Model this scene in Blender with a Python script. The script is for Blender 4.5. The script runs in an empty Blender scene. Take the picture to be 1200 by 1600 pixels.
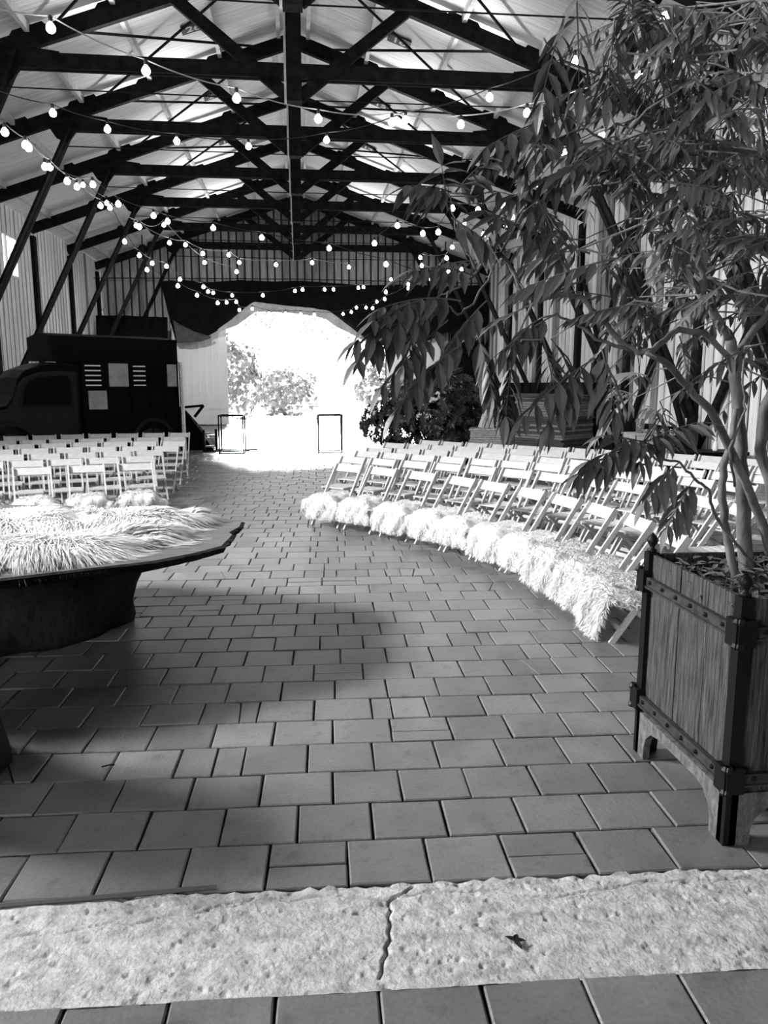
import bpy, math, random
import numpy as np
from mathutils import Vector, Matrix

# ------------------------------------------------------------------ camera, world, lights, exposure
S = bpy.context.scene
COL = S.collection
EYE = 1.9
PITCH, YAW = math.atan(200 / 1190), math.radians(6.243)
cam_d = bpy.data.cameras.new('camera')
cam = bpy.data.objects.new('camera', cam_d)
COL.objects.link(cam)
cam.location = (0, 0, EYE)
cam.rotation_euler = (math.pi / 2 - PITCH, 0, -YAW)
cam_d.sensor_fit = 'VERTICAL'
cam_d.sensor_height = 24.0
cam_d.lens = 24.0 * 1190 / 1600
cam_d.clip_start = 0.05
cam_d.clip_end = 300
S.camera = cam
S.view_settings.view_transform = 'Standard'
S.view_settings.look = 'None'
S.view_settings.gamma = 1
S.view_settings.use_curve_mapping = False
S.view_settings.exposure = 0.0

W = bpy.data.worlds.new('overcast_sky')
S.world = W
W.use_nodes = True
wb = W.node_tree.nodes['Background']
wb.inputs['Color'].default_value = (1, 1, 1, 1)
wb.inputs['Strength'].default_value = 3.2


def area(name, loc, target, sx, sy, power, spread=180):
    d = bpy.data.lights.new(name, 'AREA')
    d.shape = 'RECTANGLE'
    d.size, d.size_y = sx, sy
    d.energy = power
    d.spread = math.radians(spread)
    o = bpy.data.objects.new(name, d)
    COL.objects.link(o)
    o.location = loc
    o.rotation_euler = (Vector(target) - Vector(loc)).to_track_quat('-Z', 'Y').to_euler()
    return o


# daylight falling through the high window opening in the left wall
area('window_daylight', (-8.95, 7.0, 6.2), (0.6, 7.6, 0), 2.2, 1.4, 2150, 115)
# daylight of the front door behind the camera
area('front_daylight', (-7.0, -3.9, 2.3), (3.0, 9.5, 0.8), 2.6, 3.6, 340, 120)
# low sun behind the barn: it strikes the yard and reaches in through the rear doorway
sd = bpy.data.lights.new('sun', 'SUN')
sd.energy = 100
sd.angle = math.radians(13)
sun = bpy.data.objects.new('sun', sd)
COL.objects.link(sun)
sun.rotation_euler = (Vector((0.06, -1, -0.39))).to_track_quat('-Z', 'Y').to_euler()


UPLIGHT = 64      # each added trough lamp that brightens the roof planks


# ------------------------------------------------------------------ materials (all greys: the photograph is black and white)
def mat(name, v, rough=0.7, v2=None, scale=8.0, stretch=(1, 1, 1), bump=0.0, bscale=None, coord='Object', spec=0.3, detail=6, metal=0.0, contrast=(0.35, 0.65), trans=0.0):
    m = bpy.data.materials.new(name)
    m.use_nodes = True
    nt = m.node_tree
    b = nt.nodes['Principled BSDF']
    b.inputs['Roughness'].default_value = rough
    b.inputs['Specular IOR Level'].default_value = spec
    b.inputs['Metallic'].default_value = metal
    b.inputs['Base Color'].default_value = (v, v, v, 1)
    if v2 is not None or bump:
        tc = nt.nodes.new('ShaderNodeTexCoord')
        mp = nt.nodes.new('ShaderNodeMapping')
        mp.inputs['Scale'].default_value = stretch
        nt.links.new(tc.outputs[coord], mp.inputs['Vector'])
        n = nt.nodes.new('ShaderNodeTexNoise')
        n.inputs['Scale'].default_value = scale
        n.inputs['Detail'].default_value = detail
        n.inputs['Roughness'].default_value = 0.65
        nt.links.new(mp.outputs['Vector'], n.inputs['Vector'])
        if v2 is not None:
            r = nt.nodes.new('ShaderNodeValToRGB')
            r.color_ramp.elements[0].position = contrast[0]
            r.color_ramp.elements[1].position = contrast[1]
            r.color_ramp.elements[0].color = (v, v, v, 1)
            r.color_ramp.elements[1].color = (v2, v2, v2, 1)
            nt.links.new(n.outputs['Fac'], r.inputs['Fac'])
            nt.links.new(r.outputs['Color'], b.inputs['Base Color'])
        if bump:
            bp = nt.nodes.new('ShaderNodeBump')
            bp.inputs['Strength'].default_value = bump
            bp.inputs['Distance'].default_value = 0.02
            src = n
            if bscale:
                src = nt.nodes.new('ShaderNodeTexNoise')
                src.inputs['Scale'].default_value = bscale
                src.inputs['Detail'].default_value = 8
                nt.links.new(mp.outputs['Vector'], src.inputs['Vector'])
            nt.links.new(src.outputs['Fac'], bp.inputs['Height'])
            nt.links.new(bp.outputs['Normal'], b.inputs['Normal'])
    return m


def emit(name, strength):
    m = bpy.data.materials.new(name)
    m.use_nodes = True
    nt = m.node_tree
    b = nt.nodes['Principled BSDF']
    b.inputs['Base Color'].default_value = (1, 1, 1, 1)
    b.inputs['Emission Color'].default_value = (1, 1, 1, 1)
    b.inputs['Emission Strength'].default_value = strength
    return m


def tile_material():
    """clay pavers: every tile has its own tone (stored per tile), stains and fine grain"""
    m = mat('clay_tile', 0.10, 0.5, spec=0.6)
    nt = m.node_tree
    b = nt.nodes['Principled BSDF']
    tc = nt.nodes.new('ShaderNodeTexCoord')
    at = nt.nodes.new('ShaderNodeAttribute')
    at.attribute_name = 'tone'
    n1 = nt.nodes.new('ShaderNodeTexNoise'); n1.inputs['Scale'].default_value = 3.5; n1.inputs['Detail'].default_value = 6
    n2 = nt.nodes.new('ShaderNodeTexNoise'); n2.inputs['Scale'].default_value = 60; n2.inputs['Detail'].default_value = 5
    n3 = nt.nodes.new('ShaderNodeTexNoise'); n3.inputs['Scale'].default_value = 11; n3.inputs['Detail'].default_value = 4
    for n in (n1, n2, n3):
        nt.links.new(tc.outputs['Object'], n.inputs['Vector'])
    r3 = nt.nodes.new('ShaderNodeMapRange')
    r3.inputs['From Min'].default_value = 0.58; r3.inputs['From Max'].default_value = 0.68
    r3.inputs['To Min'].default_value = 1.0; r3.inputs['To Max'].default_value = 0.72
    nt.links.new(n3.outputs['Fac'], r3.inputs['Value'])
    r1 = nt.nodes.new('ShaderNodeMapRange')
    r1.inputs['From Min'].default_value = 0.3; r1.inputs['From Max'].default_value = 0.7
    r1.inputs['To Min'].default_value = 0.8; r1.inputs['To Max'].default_value = 1.2
    nt.links.new(n1.outputs['Fac'], r1.inputs['Value'])
    r2 = nt.nodes.new('ShaderNodeMapRange')
    r2.inputs['From Min'].default_value = 0.3; r2.inputs['From Max'].default_value = 0.7
    r2.inputs['To Min'].default_value = 0.85; r2.inputs['To Max'].default_value = 1.15
    nt.links.new(n2.outputs['Fac'], r2.inputs['Value'])
    def mul(a, c):
        k = nt.nodes.new('ShaderNodeMath'); k.operation = 'MULTIPLY'
        nt.links.new(a, k.inputs[0]); nt.links.new(c, k.inputs[1])
        return k.outputs[0]
    t = mul(mul(mul(at.outputs['Fac'], r1.outputs[0]), r2.outputs[0]), r3.outputs[0])
    cb = nt.nodes.new('ShaderNodeCombineColor')
    for k in range(3):
        nt.links.new(t, cb.inputs[k])
    nt.links.new(cb.outputs[0], b.inputs['Base Color'])
    bp = nt.nodes.new('ShaderNodeBump'); bp.inputs['Strength'].default_value = 0.25; bp.inputs['Distance'].default_value = 0.01
    nt.links.new(n2.outputs['Fac'], bp.inputs['Height'])
    nt.links.new(bp.outputs['Normal'], b.inputs['Normal'])
    rr = nt.nodes.new('ShaderNodeMapRange')
    rr.inputs['To Min'].default_value = 0.24; rr.inputs['To Max'].default_value = 0.42
    nt.links.new(n1.outputs['Fac'], rr.inputs['Value'])
    nt.links.new(rr.outputs[0], b.inputs['Roughness'])
    return m


M = {
    'tile': tile_material(),
    'grout': mat('dark_joint_sand', 0.02, 0.95, 0.05, 30),
    'concrete': mat('worn_concrete', 0.17, 0.9, 0.38, 16, bump=0.45, bscale=60, contrast=(0.32, 0.62)),
    'timber': mat('dark_timber', 0.004, 0.8, 0.014, 6, spec=0.06, stretch= (1, 1, 1), bump=0.3, bscale=40),
    'pale_edge': mat('pale_timber', 0.42, 0.7, 0.6, 6),
    'plank': mat('roof_plank', 0.52, 0.75, 0.80, 3.0, (0.25, 9, 0.25), bump=0.3, detail=8),
    'plank_gap': mat('plank_gap', 0.03, 0.9),
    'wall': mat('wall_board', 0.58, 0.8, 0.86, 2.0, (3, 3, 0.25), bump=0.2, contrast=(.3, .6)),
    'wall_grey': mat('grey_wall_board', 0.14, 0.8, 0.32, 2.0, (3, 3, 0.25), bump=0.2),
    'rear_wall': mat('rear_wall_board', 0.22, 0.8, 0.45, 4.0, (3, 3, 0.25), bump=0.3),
    'gate': mat('gate_board', 0.6, 0.8, 0.85, 5.0, (3, 3, 0.3), bump=0.2),
    'chair': mat('beech_wood', 0.36, 0.5, 0.50, 5, (2, 14, 14), spec=0.3),
    'fur': mat('sheep_wool', 0.50, 0.95, spec=0.05),
    'fur2': mat('long_hair_fur', 0.42, 0.9, 0.60, 5, spec=0.1),
    'hide': mat('hide_underside', 0.5, 0.9),
    'slab': mat('table_wood', 0.02, 0.4, 0.11, 4.0, (1.2, 7, 7), bump=0.25, spec=0.4),
    'bark_dark': mat('dark_stump_wood', 0.004, 0.8, 0.02, 3, spec=0.08, stretch= (1, 1, 0.5), bump=1.0, bscale=14),
    'iron': mat('black_iron', 0.004, 0.5, spec=0.15),
    'iron2': mat('worn_iron_strap', 0.012, 0.5, 0.035, 30, spec=0.25),
    'oak': mat('weathered_oak', 0.008, 0.85, 0.075, 7, (9, 9, 0.7), bump=1.0, bscale=11, detail=9, contrast=(0.36, 0.66)),
    'oak2': mat('pale_weathered_oak', 0.04, 0.85, 0.12, 30, (1, 1, 0.6), bump=0.7),
    'soil': mat('soil', 0.01, 0.95),
    'bark': mat('smooth_bark', 0.05, 0.7, 0.14, 9, (1, 1, 0.4), bump=0.4, bscale=30),
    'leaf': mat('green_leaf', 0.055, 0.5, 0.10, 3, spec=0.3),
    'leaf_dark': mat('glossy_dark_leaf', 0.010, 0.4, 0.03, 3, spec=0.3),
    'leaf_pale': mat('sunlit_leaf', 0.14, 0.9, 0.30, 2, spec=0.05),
    'gravel': mat('pale_gravel', 0.8, 0.9, 0.9, 5),
    'truck': mat('black_truck_paint', 0.002, 0.5, spec=0.06),
    'truck2': mat('cab_paint', 0.006, 0.4, spec=0.2),
    'rubber': mat('rubber', 0.01, 0.8),
    'pane': mat('pale_pane', 0.22, 0.6, 0.34, 4),
    'darkglass': mat('dark_glass', 0.001, 0.3, spec=0.05),
    'white': mat('white_paint', 0.80, 0.6),
    'tarp': mat('black_canvas', 0.004, 0.9, 0.008, 3, spec=0.03, bump=0.4, bscale=5),
    'canvas': mat('pale_canvas', 0.34, 0.85, 0.55, 4, bump=0.3),
    'bulb': emit('glowing_bulb', 34),
    'cable': mat('cable_rubber', 0.012, 0.6),
    'cable2': mat('pale_cable', 0.3, 0.6),
    'plate': mat('black_number_plate', 0.015, 0.6),
    'number': mat('painted_number', 0.5, 0.6),
    'stack': mat('weathered_panel_edge', 0.01, 0.85, 0.07, 6, (1, 1, 22), bump=0.6),
    'stack_pale': mat('pale_panel_edge', 0.05, 0.85, 0.20, 6, (1, 1, 22), bump=0.6),
    'crate': mat('pale_crate', 0.28, 0.8, 0.40, 6),
    'glass': mat('clear_glass', 0.9, 0.05, spec=0.5),
    'tinsel': mat('silver_garland', 0.8, 0.15, metal=1.0),
    'gap_line': mat('dark_gap_strip', 0.05, 0.5, spec=0.5),
}
M['glass'].node_tree.nodes['Principled BSDF'].inputs['Transmission Weight'].default_value = 0.9

rnd = random.Random(7)
R = rnd.uniform


# ------------------------------------------------------------------ mesh helpers
class MB:
    def __init__(self):
        self.v = []; self.f = []; self.mi = []; self.cur = 0

    def add(self, verts, faces):
        o = len(self.v)
        self.v += [tuple(p) for p in verts]
        self.f += [tuple(i + o for i in q) for q in faces]
        self.mi += [self.cur] * len(faces)
        return self

    def box(self, c, s, rot=None):
        hx, hy, hz = s[0] / 2, s[1] / 2, s[2] / 2
        p = [Vector((x, y, z)) for x in (-hx, hx) for y in (-hy, hy) for z in (-hz, hz)]
        if rot is not None:
            p = [rot @ q for q in p]
        c = Vector(c)
        return self.add([q + c for q in p], [(0, 1, 3, 2), (4, 6, 7, 5), (0, 4, 5, 1), (2, 3, 7, 6), (0, 2, 6, 4), (1, 5, 7, 3)])

    def bx(self, x0, x1, y0, y1, z0, z1):
        return self.box(((x0 + x1) / 2, (y0 + y1) / 2, (z0 + z1) / 2), (abs(x1 - x0), abs(y1 - y0), abs(z1 - z0)))

    def beam(self, a, b, w, h, up=(0, 0, 1)):
        """rectangular bar from a to b, w across, h along up"""
        a, b = Vector(a), Vector(b)
        d = (b - a).normalized()
        u = Vector(up)
        s = d.cross(u)
        if s.length < 1e-4:
            s = d.cross(Vector((0, 1, 0)))
        s.normalize()
        u = s.cross(d).normalized()
        q = []
        for p in (a, b):
            for i, j in ((-1, -1), (1, -1), (1, 1), (-1, 1)):
                q.append(p + s * (i * w / 2) + u * (j * h / 2))
        return self.add(q, [(3, 2, 1, 0), (4, 5, 6, 7), (0, 1, 5, 4), (1, 2, 6, 5), (2, 3, 7, 6), (3, 0, 4, 7)])

    def tube(self, pts, r, n=6, cap=True):
        pts = [Vector(p) for p in pts]
        rs = r if isinstance(r, (list, tuple)) else [r] * len(pts)
        vs = []; fs = []
        prev = None
        for i, p in enumerate(pts):
            d = (pts[min(i + 1, len(pts) - 1)] - pts[max(i - 1, 0)]).normalized()
            if prev is None:
                s = d.cross(Vector((0, 0, 1)))
                if s.length < 1e-3:
                    s = d.cross(Vector((0, 1, 0)))
            else:
                s = prev - d * prev.dot(d)
            s.normalize(); prev = s
            t = d.cross(s)
            for k in range(n):
                a = 2 * math.pi * k / n
                vs.append(p + (s * math.cos(a) + t * math.sin(a)) * rs[i])
        for i in range(len(pts) - 1):
            for k in range(n):
                fs.append((i * n + k, i * n + (k + 1) % n, (i + 1) * n + (k + 1) % n, (i + 1) * n + k))
        if cap:
            fs.append(tuple(reversed(range(n)))); fs.append(tuple(range((len(pts) - 1) * n, len(pts) * n)))
        return self.add(vs, fs)

    def lathe(self, c, prof, n=16, sq=1.0):
        """prof: list of (r, z); revolve about the z axis at c"""
        vs = []; fs = []
        for r, z in prof:
            for k in range(n):
                a = 2 * math.pi * k / n
                vs.append((c[0] + r * math.cos(a), c[1] + r * math.sin(a) * sq, c[2] + z))
        for i in range(len(prof) - 1):
            for k in range(n):
                fs.append((i * n + k, i * n + (k + 1) % n, (i + 1) * n + (k + 1) % n, (i + 1) * n + k))
        fs.append(tuple(reversed(range(n)))); fs.append(tuple(range((len(prof) - 1) * n, len(prof) * n)))
        return self.add(vs, fs)

    def prism(self, poly, z0, z1, f=None):
        """extrude a 2D polygon between z0 and z1; f maps (a,b,c)->xyz"""
        n = len(poly)
        vs = [(p[0], p[1], z0) for p in poly] + [(p[0], p[1], z1) for p in poly]
        if f: vs = [f(*q) for q in vs]
        fs = [tuple(reversed(range(n))), tuple(range(n, 2 * n))] + [(i, (i + 1) % n, n + (i + 1) % n, n + i) for i in range(n)]
        return self.add(vs, fs)

    def build(self, name, m, parent=None, smooth=False, kind=None):
        me = bpy.data.meshes.new(name)
        me.from_pydata(self.v, [], self.f)
        ms = m if isinstance(m, (list, tuple)) else [m]
        for k in ms:
            me.materials.append(k)
        if len(ms) > 1:
            me.polygons.foreach_set('material_index', self.mi)
        if smooth:
            me.polygons.foreach_set('use_smooth', [True] * len(me.polygons))
        me.update()
        o = bpy.data.objects.new(name, me)
        COL.objects.link(o)
        if parent is not None:
            o.parent = parent
        if kind:
            o['kind'] = kind
        return o


def tag(o, label, cat, group=None, kind=None):
    o['label'] = label; o['category'] = cat
    if group: o['group'] = group
    if kind: o['kind'] = kind
    return o


def empty(name, loc=(0, 0, 0), rz=0.0):
    o = bpy.data.objects.new(name, None)
    o.empty_display_size = 0.1
    COL.objects.link(o)
    o.location = loc
    o.rotation_euler = (0, 0, rz)
    return o


def bevel(o, w, seg=2):
    b = o.modifiers.new('bevel', 'BEVEL'); b.width = w; b.segments = seg; b.limit_method = 'ANGLE'
    return o


def copy_tree(o, parent=None):
    c = o.copy(); COL.objects.link(c); c.parent = parent
    for ch in [q for q in bpy.data.objects if q.parent == o]:
        copy_tree(ch, c)
    return c


ORD = ['first', 'second', 'third', 'fourth', 'fifth', 'sixth', 'seventh', 'eighth', 'ninth', 'tenth', 'eleventh', 'twelfth', 'thirteenth', 'fourteenth', 'fifteenth']

# ------------------------------------------------------------------ setting: floor
HALF = 8.85                      # half width of the barn
YF, YB = -4.0, 36.6              # front opening and rear wall
EAVE = 6.98
RIDGE = 10.36                    # underside of roof planks at the ridge
SL = 0.345
TRUSS_Y = [8.6, 12.5, 16.4, 20.1, 23.9, 27.8, 31.9, 36.0]


def floor_tiles():
    mb = MB(); tones = []
    a = math.radians(-2.1)
    ca, sa = math.cos(a), math.sin(a)

    def tile(x0, x1, y0, y1, tone, poly=None):
        z = R(-0.003, 0.003)
        tx, ty = R(-.004, .004), R(-.004, .004)
        g = 0.0045
        b = 0.006
        pts = poly or [(x0 + g, y0 + g), (x1 - g, y0 + g), (x1 - g, y1 - g), (x0 + g, y1 - g)]
        pts = [(p[0] + R(-.003, .003), p[1] + R(-.003, .003)) for p in pts]
        cx = sum(p[0] for p in pts) / len(pts); cy = sum(p[1] for p in pts) / len(pts)
        inner = [(p[0] + (cx - p[0]) * b / .15, p[1] + (cy - p[1]) * b / .15) for p in pts]
        n = len(pts)
        vs = [(p[0], p[1], -0.05) for p in pts] + [(p[0], p[1], z - .005) for p in pts] + [(p[0], p[1], z + (p[0] - cx) * tx + (p[1] - cy) * ty) for p in inner]
        vs = [(x * ca - y * sa, x * sa + y * ca, zz) for x, y, zz in vs]
        fs = []
        for k in range(2):
            fs += [(k * n + i, k * n + (i + 1) % n, (k + 1) * n + (i + 1) % n, (k + 1) * n + i) for i in range(n)]
        fs.append(tuple(range(2 * n, 3 * n)))
        mb.add(vs, fs)
        tones.extend([tone] * len(vs))

    def row(y0, d, tw, off, xl=-HALF, xr=HALF):
        x = xl - off
        while x < xr + .3:
            w = tw * R(0.97, 1.03)
            tone = 0.104 * R(0.82, 1.2)
            u = rnd.random()
            if u < 0.07:
                k = R(.35, .65); tile(x, x + w * k, y0, y0 + d, tone); tile(x + w * k, x + w, y0, y0 + d, tone * R(.9, 1.1))
            elif u < 0.10:
                k = R(.4, .6); tile(x, x + w, y0, y0 + d * k, tone); tile(x, x + w, y0 + d * k, y0 + d, tone)
            elif u < 0.14 and y0 < 14:
                # a cracked tile: two pieces with a slanting break
                e = R(.25, .75); f = R(.25, .75); g = .0045; c = .003
                tile(0, 0, 0, 0, tone, [(x + g, y0 + g), (x + w * e - c, y0 + g), (x + w * f - c, y0 + d - g), (x + g, y0 + d - g)])
                tile(0, 0, 0, 0, tone, [(x + w * e + c, y0 + g), (x + w - g, y0 + g), (x + w - g, y0 + d - g), (x + w * f + c, y0 + d - g)])
            else:
                tile(x, x + w, y0, y0 + d, tone)
            x += w
    y = 2.65; i = 0
    while y < 36.9:
        d = 0.298 * R(0.97, 1.03)
        row(y, d, 0.33, 0.165 * (i % 2) + R(-.03, .03))
        y += d; i += 1
    # tiles in front of the concrete strip
    y = 2.146; i = 0
    while y > -4.0:
        row(y - .33, .325, 0.325, 0.16 * (i % 2) + .07)
        y -= .33; i += 1
    o = mb.build('floor', M['tile'], kind='structure')
    at = o.data.attributes.new('tone', 'FLOAT', 'POINT')
    at.data.foreach_set('value', tones)
    g = MB().bx(-HALF - .3, HALF + .3, YF, YB + 1.5, -0.16, -0.045)
    g.build('floor', M['grout'], kind='structure')
    return o


floor_tiles()


def concrete_strip():
    nx, ny = 860, 84
    x = np.linspace(-2.3, 2.7, nx); t = np.linspace(0, 1, ny)
    X, T = np.meshgrid(x, t)
    lo = 2.128 - .0367 * X; hi = 2.652 - .0367 * X
    rs = np.random.RandomState(3)
    def noise(n):
        g = rs.rand(int(n * 1.2) + 2, n * 10 + 2)
        gx = (X + 2.3) / 5.0 * (g.shape[1] - 1.01); gy = T * (g.shape[0] - 1.01)
        ix, iy = gx.astype(int), gy.astype(int); fx, fy = gx - ix, gy - iy
        return (g[iy, ix] * (1 - fx) + g[iy, ix + 1] * fx) * (1 - fy) + (g[iy + 1, ix] * (1 - fx) + g[iy + 1, ix + 1] * fx) * fy
    e = (noise(14) - .5) * .022
    Y = lo + (hi - lo) * T + e * np.clip((T - .75) * 4, 0, 1)
    Z = -0.004 + noise(3) * .006 + noise(10) * .0035 + noise(24) * .002
    Z -= np.clip(T - .9, 0, 1) * .16 * noise(14)
    # small pits
    for _ in range(420):
        px, pt, pr = rs.uniform(-2.3, 2.7), rs.uniform(0, 1), rs.uniform(.003, .011)
        d = np.hypot(X - px, (T - pt) * .5)
        Z -= np.clip(1 - d / (pr * 1.8), 0, 1) * .009
    # cracks: one across the strip, one running along its upper edge
    def crack(pts, w=.012, dep=.02):
        global_d = np.full(X.shape, 9.0)
        for (x0, t0), (x1, t1) in zip(pts[:-1], pts[1:]):
            ax, ay, bx_, by = x0, t0 * .5, x1, t1 * .5
            L = (bx_ - ax) ** 2 + (by - ay) ** 2
            u = np.clip(((X - ax) * (bx_ - ax) + (T * .5 - ay) * (by - ay)) / L, 0, 1)
            global_d = np.minimum(global_d, np.hypot(X - (ax + u * (bx_ - ax)), T * .5 - (ay + u * (by - ay))))
        return np.clip(1 - global_d / w, 0, 1) * dep
    Z -= crack([(.40, .96), (.35, .88), (.315, .84), (.292, .79), (.300, .72), (.284, .66), (.290, .58), (.276, .50), (.281, .43), (.258, .36), (.262, .31), (.240, .24), (.236, .16), (.222, .10)], .0065, .03)
    Z -= crack([(-1.1, .60), (-.95, .66), (-.86, .64), (-.7, .72), (-.62, .69), (-.5, .77), (-.42, .76), (-.33, .84), (-.26, .83), (-.2, .9)], .004, .014)
    Z -= crack([(-.3, .86), (-.2, .9), (-.07, .86), (.06, .91), (.18, .87), (.29, .82), (.38, .85), (.47, .91), (.6, .86), (.72, .88), (.8, .80), (.93, .76), (1.02, .80), (1.15, .83), (1.3, .88), (1.45, .86), (2, .9)], .0045, .016)
    vs = np.stack([X, Y, Z], -1).reshape(-1, 3)
    fs = [(j * nx + i, j * nx + i + 1, (j + 1) * nx + i + 1, (j + 1) * nx + i) for j in range(ny - 1) for i in range(nx - 1)]
    mb = MB(); mb.add([tuple(p) for p in vs.tolist()], fs)
    mb.build('trim_1', M['concrete'], smooth=True, kind='structure')


concrete_strip()


# ------------------------------------------------------------------ setting: walls and roof
def board_wall(name, m, p0, p1, top, holes=(), bw=0.36, normal=(1, 0), gap=.085):
    """vertical boards from p0 to p1 (2D), top(t) gives height; holes: (t0,t1,z0,z1); battens cover the joints"""
    mb = MB()
    p0, p1 = Vector(p0), Vector(p1)
    L = (p1 - p0).length; d = (p1 - p0) / L
    nrm = Vector(normal)
    n = int(L / bw)
    for i in range(n + 1):
        t0, t1 = i * bw, min((i + 1) * bw, L)
        if t1 - t0 < .01: continue
        tm = (t0 + t1) / 2
        segs = [(0.0, top(tm))]
        for h in holes:
            if h[0] < tm < h[1]:
                ns = []
                for a, b in segs:
                    if h[2] > a: ns.append((a, min(b, h[2])))
                    if h[3] < b: ns.append((max(a, h[3]), b))
                segs = ns
        off = R(-.004, .004)
        for a, b in segs:
            if b - a < .02: continue
            c = p0 + d * tm + nrm * off
            rot = Matrix.Rotation(math.atan2(d.y, d.x), 3, 'Z')
            mb.cur = 0 if rnd.random() < (.93 if name == 'wall_left' else .74) else 2
            mb.box((c.x, c.y, (a + b) / 2), (t1 - t0 - gap, .03, b - a), rot)
            mb.cur = 1
            c2 = p0 + d * tm - nrm * .03
            mb.box((c2.x, c2.y, (a + b) / 2), (t1 - t0 + .002, .02, b - a), rot)
    return mb.build(name, [m, M['plank_gap'], M['wall_grey']], kind='structure')


def solid_wall(name, x0, x1, y0, y1, z1, m):
    return MB().bx(x0, x1, y0, y1, 0, z1).build(name, m, kind='structure')


WY0, WY1, WZ0, WZ1 = 5.7, 8.3, 5.3, 6.95          # high window opening in the left wall
board_wall('wall_left', M['wall'], (-HALF, YF), (-HALF, YB), lambda t: EAVE + .3, holes=[(WY0 - YF, WY1 - YF, WZ0, WZ1), (25.3 - YF, 26.2 - YF, 5.2, 6.4)])
board_wall('wall_right', M['wall'], (HALF, YF), (HALF, YB), lambda t: EAVE + .3, normal=(-1, 0))
DX0, DX1, DZ = -3.25, 4.05, 5.3                   # rear doorway
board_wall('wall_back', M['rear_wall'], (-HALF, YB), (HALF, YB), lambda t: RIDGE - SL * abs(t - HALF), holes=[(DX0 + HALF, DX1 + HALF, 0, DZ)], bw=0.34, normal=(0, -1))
board_wall('wall_front', M['wall'], (-HALF, YF), (HALF, YF), lambda t: RIDGE - SL * abs(t - HALF), holes=[(HALF - 8.4, HALF - 5.6, 0, 4.3)], bw=0.34, normal=(0, 1))
# window frames of the left wall
f = MB()
for y0, y1, z0, z1 in ((WY0, WY1, WZ0, WZ1), (25.3, 26.2, 5.2, 6.4)):
    for a in (y0, y1): f.bx(-HALF - .03, -HALF + .06, a - .04, a + .04, z0 - .04, z1 + .04)
    for a in (z0, z1): f.bx(-HALF - .03, -HALF + .06, y0, y1, a - .04, a + .04)
    f.bx(-HALF - .01, -HALF + .04, (y0 + y1) / 2 - .02, (y0 + y1) / 2 + .02, z0, z1)
f.build('window_1', M['white'], kind='structure')


def roof():
    for sgn, nm in ((-1, 'ceiling'), (1, 'ceiling')):
        mb = MB()
        y = YF - .6
        while y < YB + .6:
            w = 0.145
            z0 = RIDGE + R(0, .004)
            xe = HALF + .5
            # plank running up the slope
            vs = []
            for x, z in ((0, z0), (xe, z0 - SL * xe)):
                for yy in (y + .002, y + w - .002):
                    vs.append((sgn * x, yy, z)); vs.append((sgn * x, yy, z + .03))
            mb.add(vs, [(0, 2, 6, 4), (1, 5, 7, 3), (0, 1, 3, 2), (4, 6, 7, 5), (0, 4, 5, 1), (2, 3, 7, 6)])
            y += w
        mb.cur = 1
        xe = HALF + .55
        mb.add([(0, YF - .7, RIDGE + .04), (sgn * xe, YF - .7, RIDGE + .04 - SL * xe), (sgn * xe, YB + .7, RIDGE + .04 - SL * xe), (0, YB + .7, RIDGE + .04),
                (0, YF - .7, RIDGE + .1), (sgn * xe, YF - .7, RIDGE + .1 - SL * xe), (sgn * xe, YB + .7, RIDGE + .1 - SL * xe), (0, YB + .7, RIDGE + .1)],
               [(0, 1, 2, 3), (4, 7, 6, 5), (0, 4, 5, 1), (1, 5, 6, 2), (2, 6, 7, 3), (3, 7, 4, 0)])
        mb.build(nm, [M['plank'], M['plank_gap']], kind='structure')


roof()
# ground and everything outside
MB().bx(-40, 40, YB + 1.0, 110, -.3, -.03).build('ground', M['gravel'], kind='structure')
MB().bx(-30, 30, -30, YF - .05, -.3, -.03).build('ground', M['gravel'], kind='structure')

# ------------------------------------------------------------------ roof trusses
ZT = 7.98                         # tie beam centre height
KX = 5.3                          # knee


def rafz(x):                      # rafter centre height
    return RIDGE - .30 - SL * abs(x)


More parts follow.
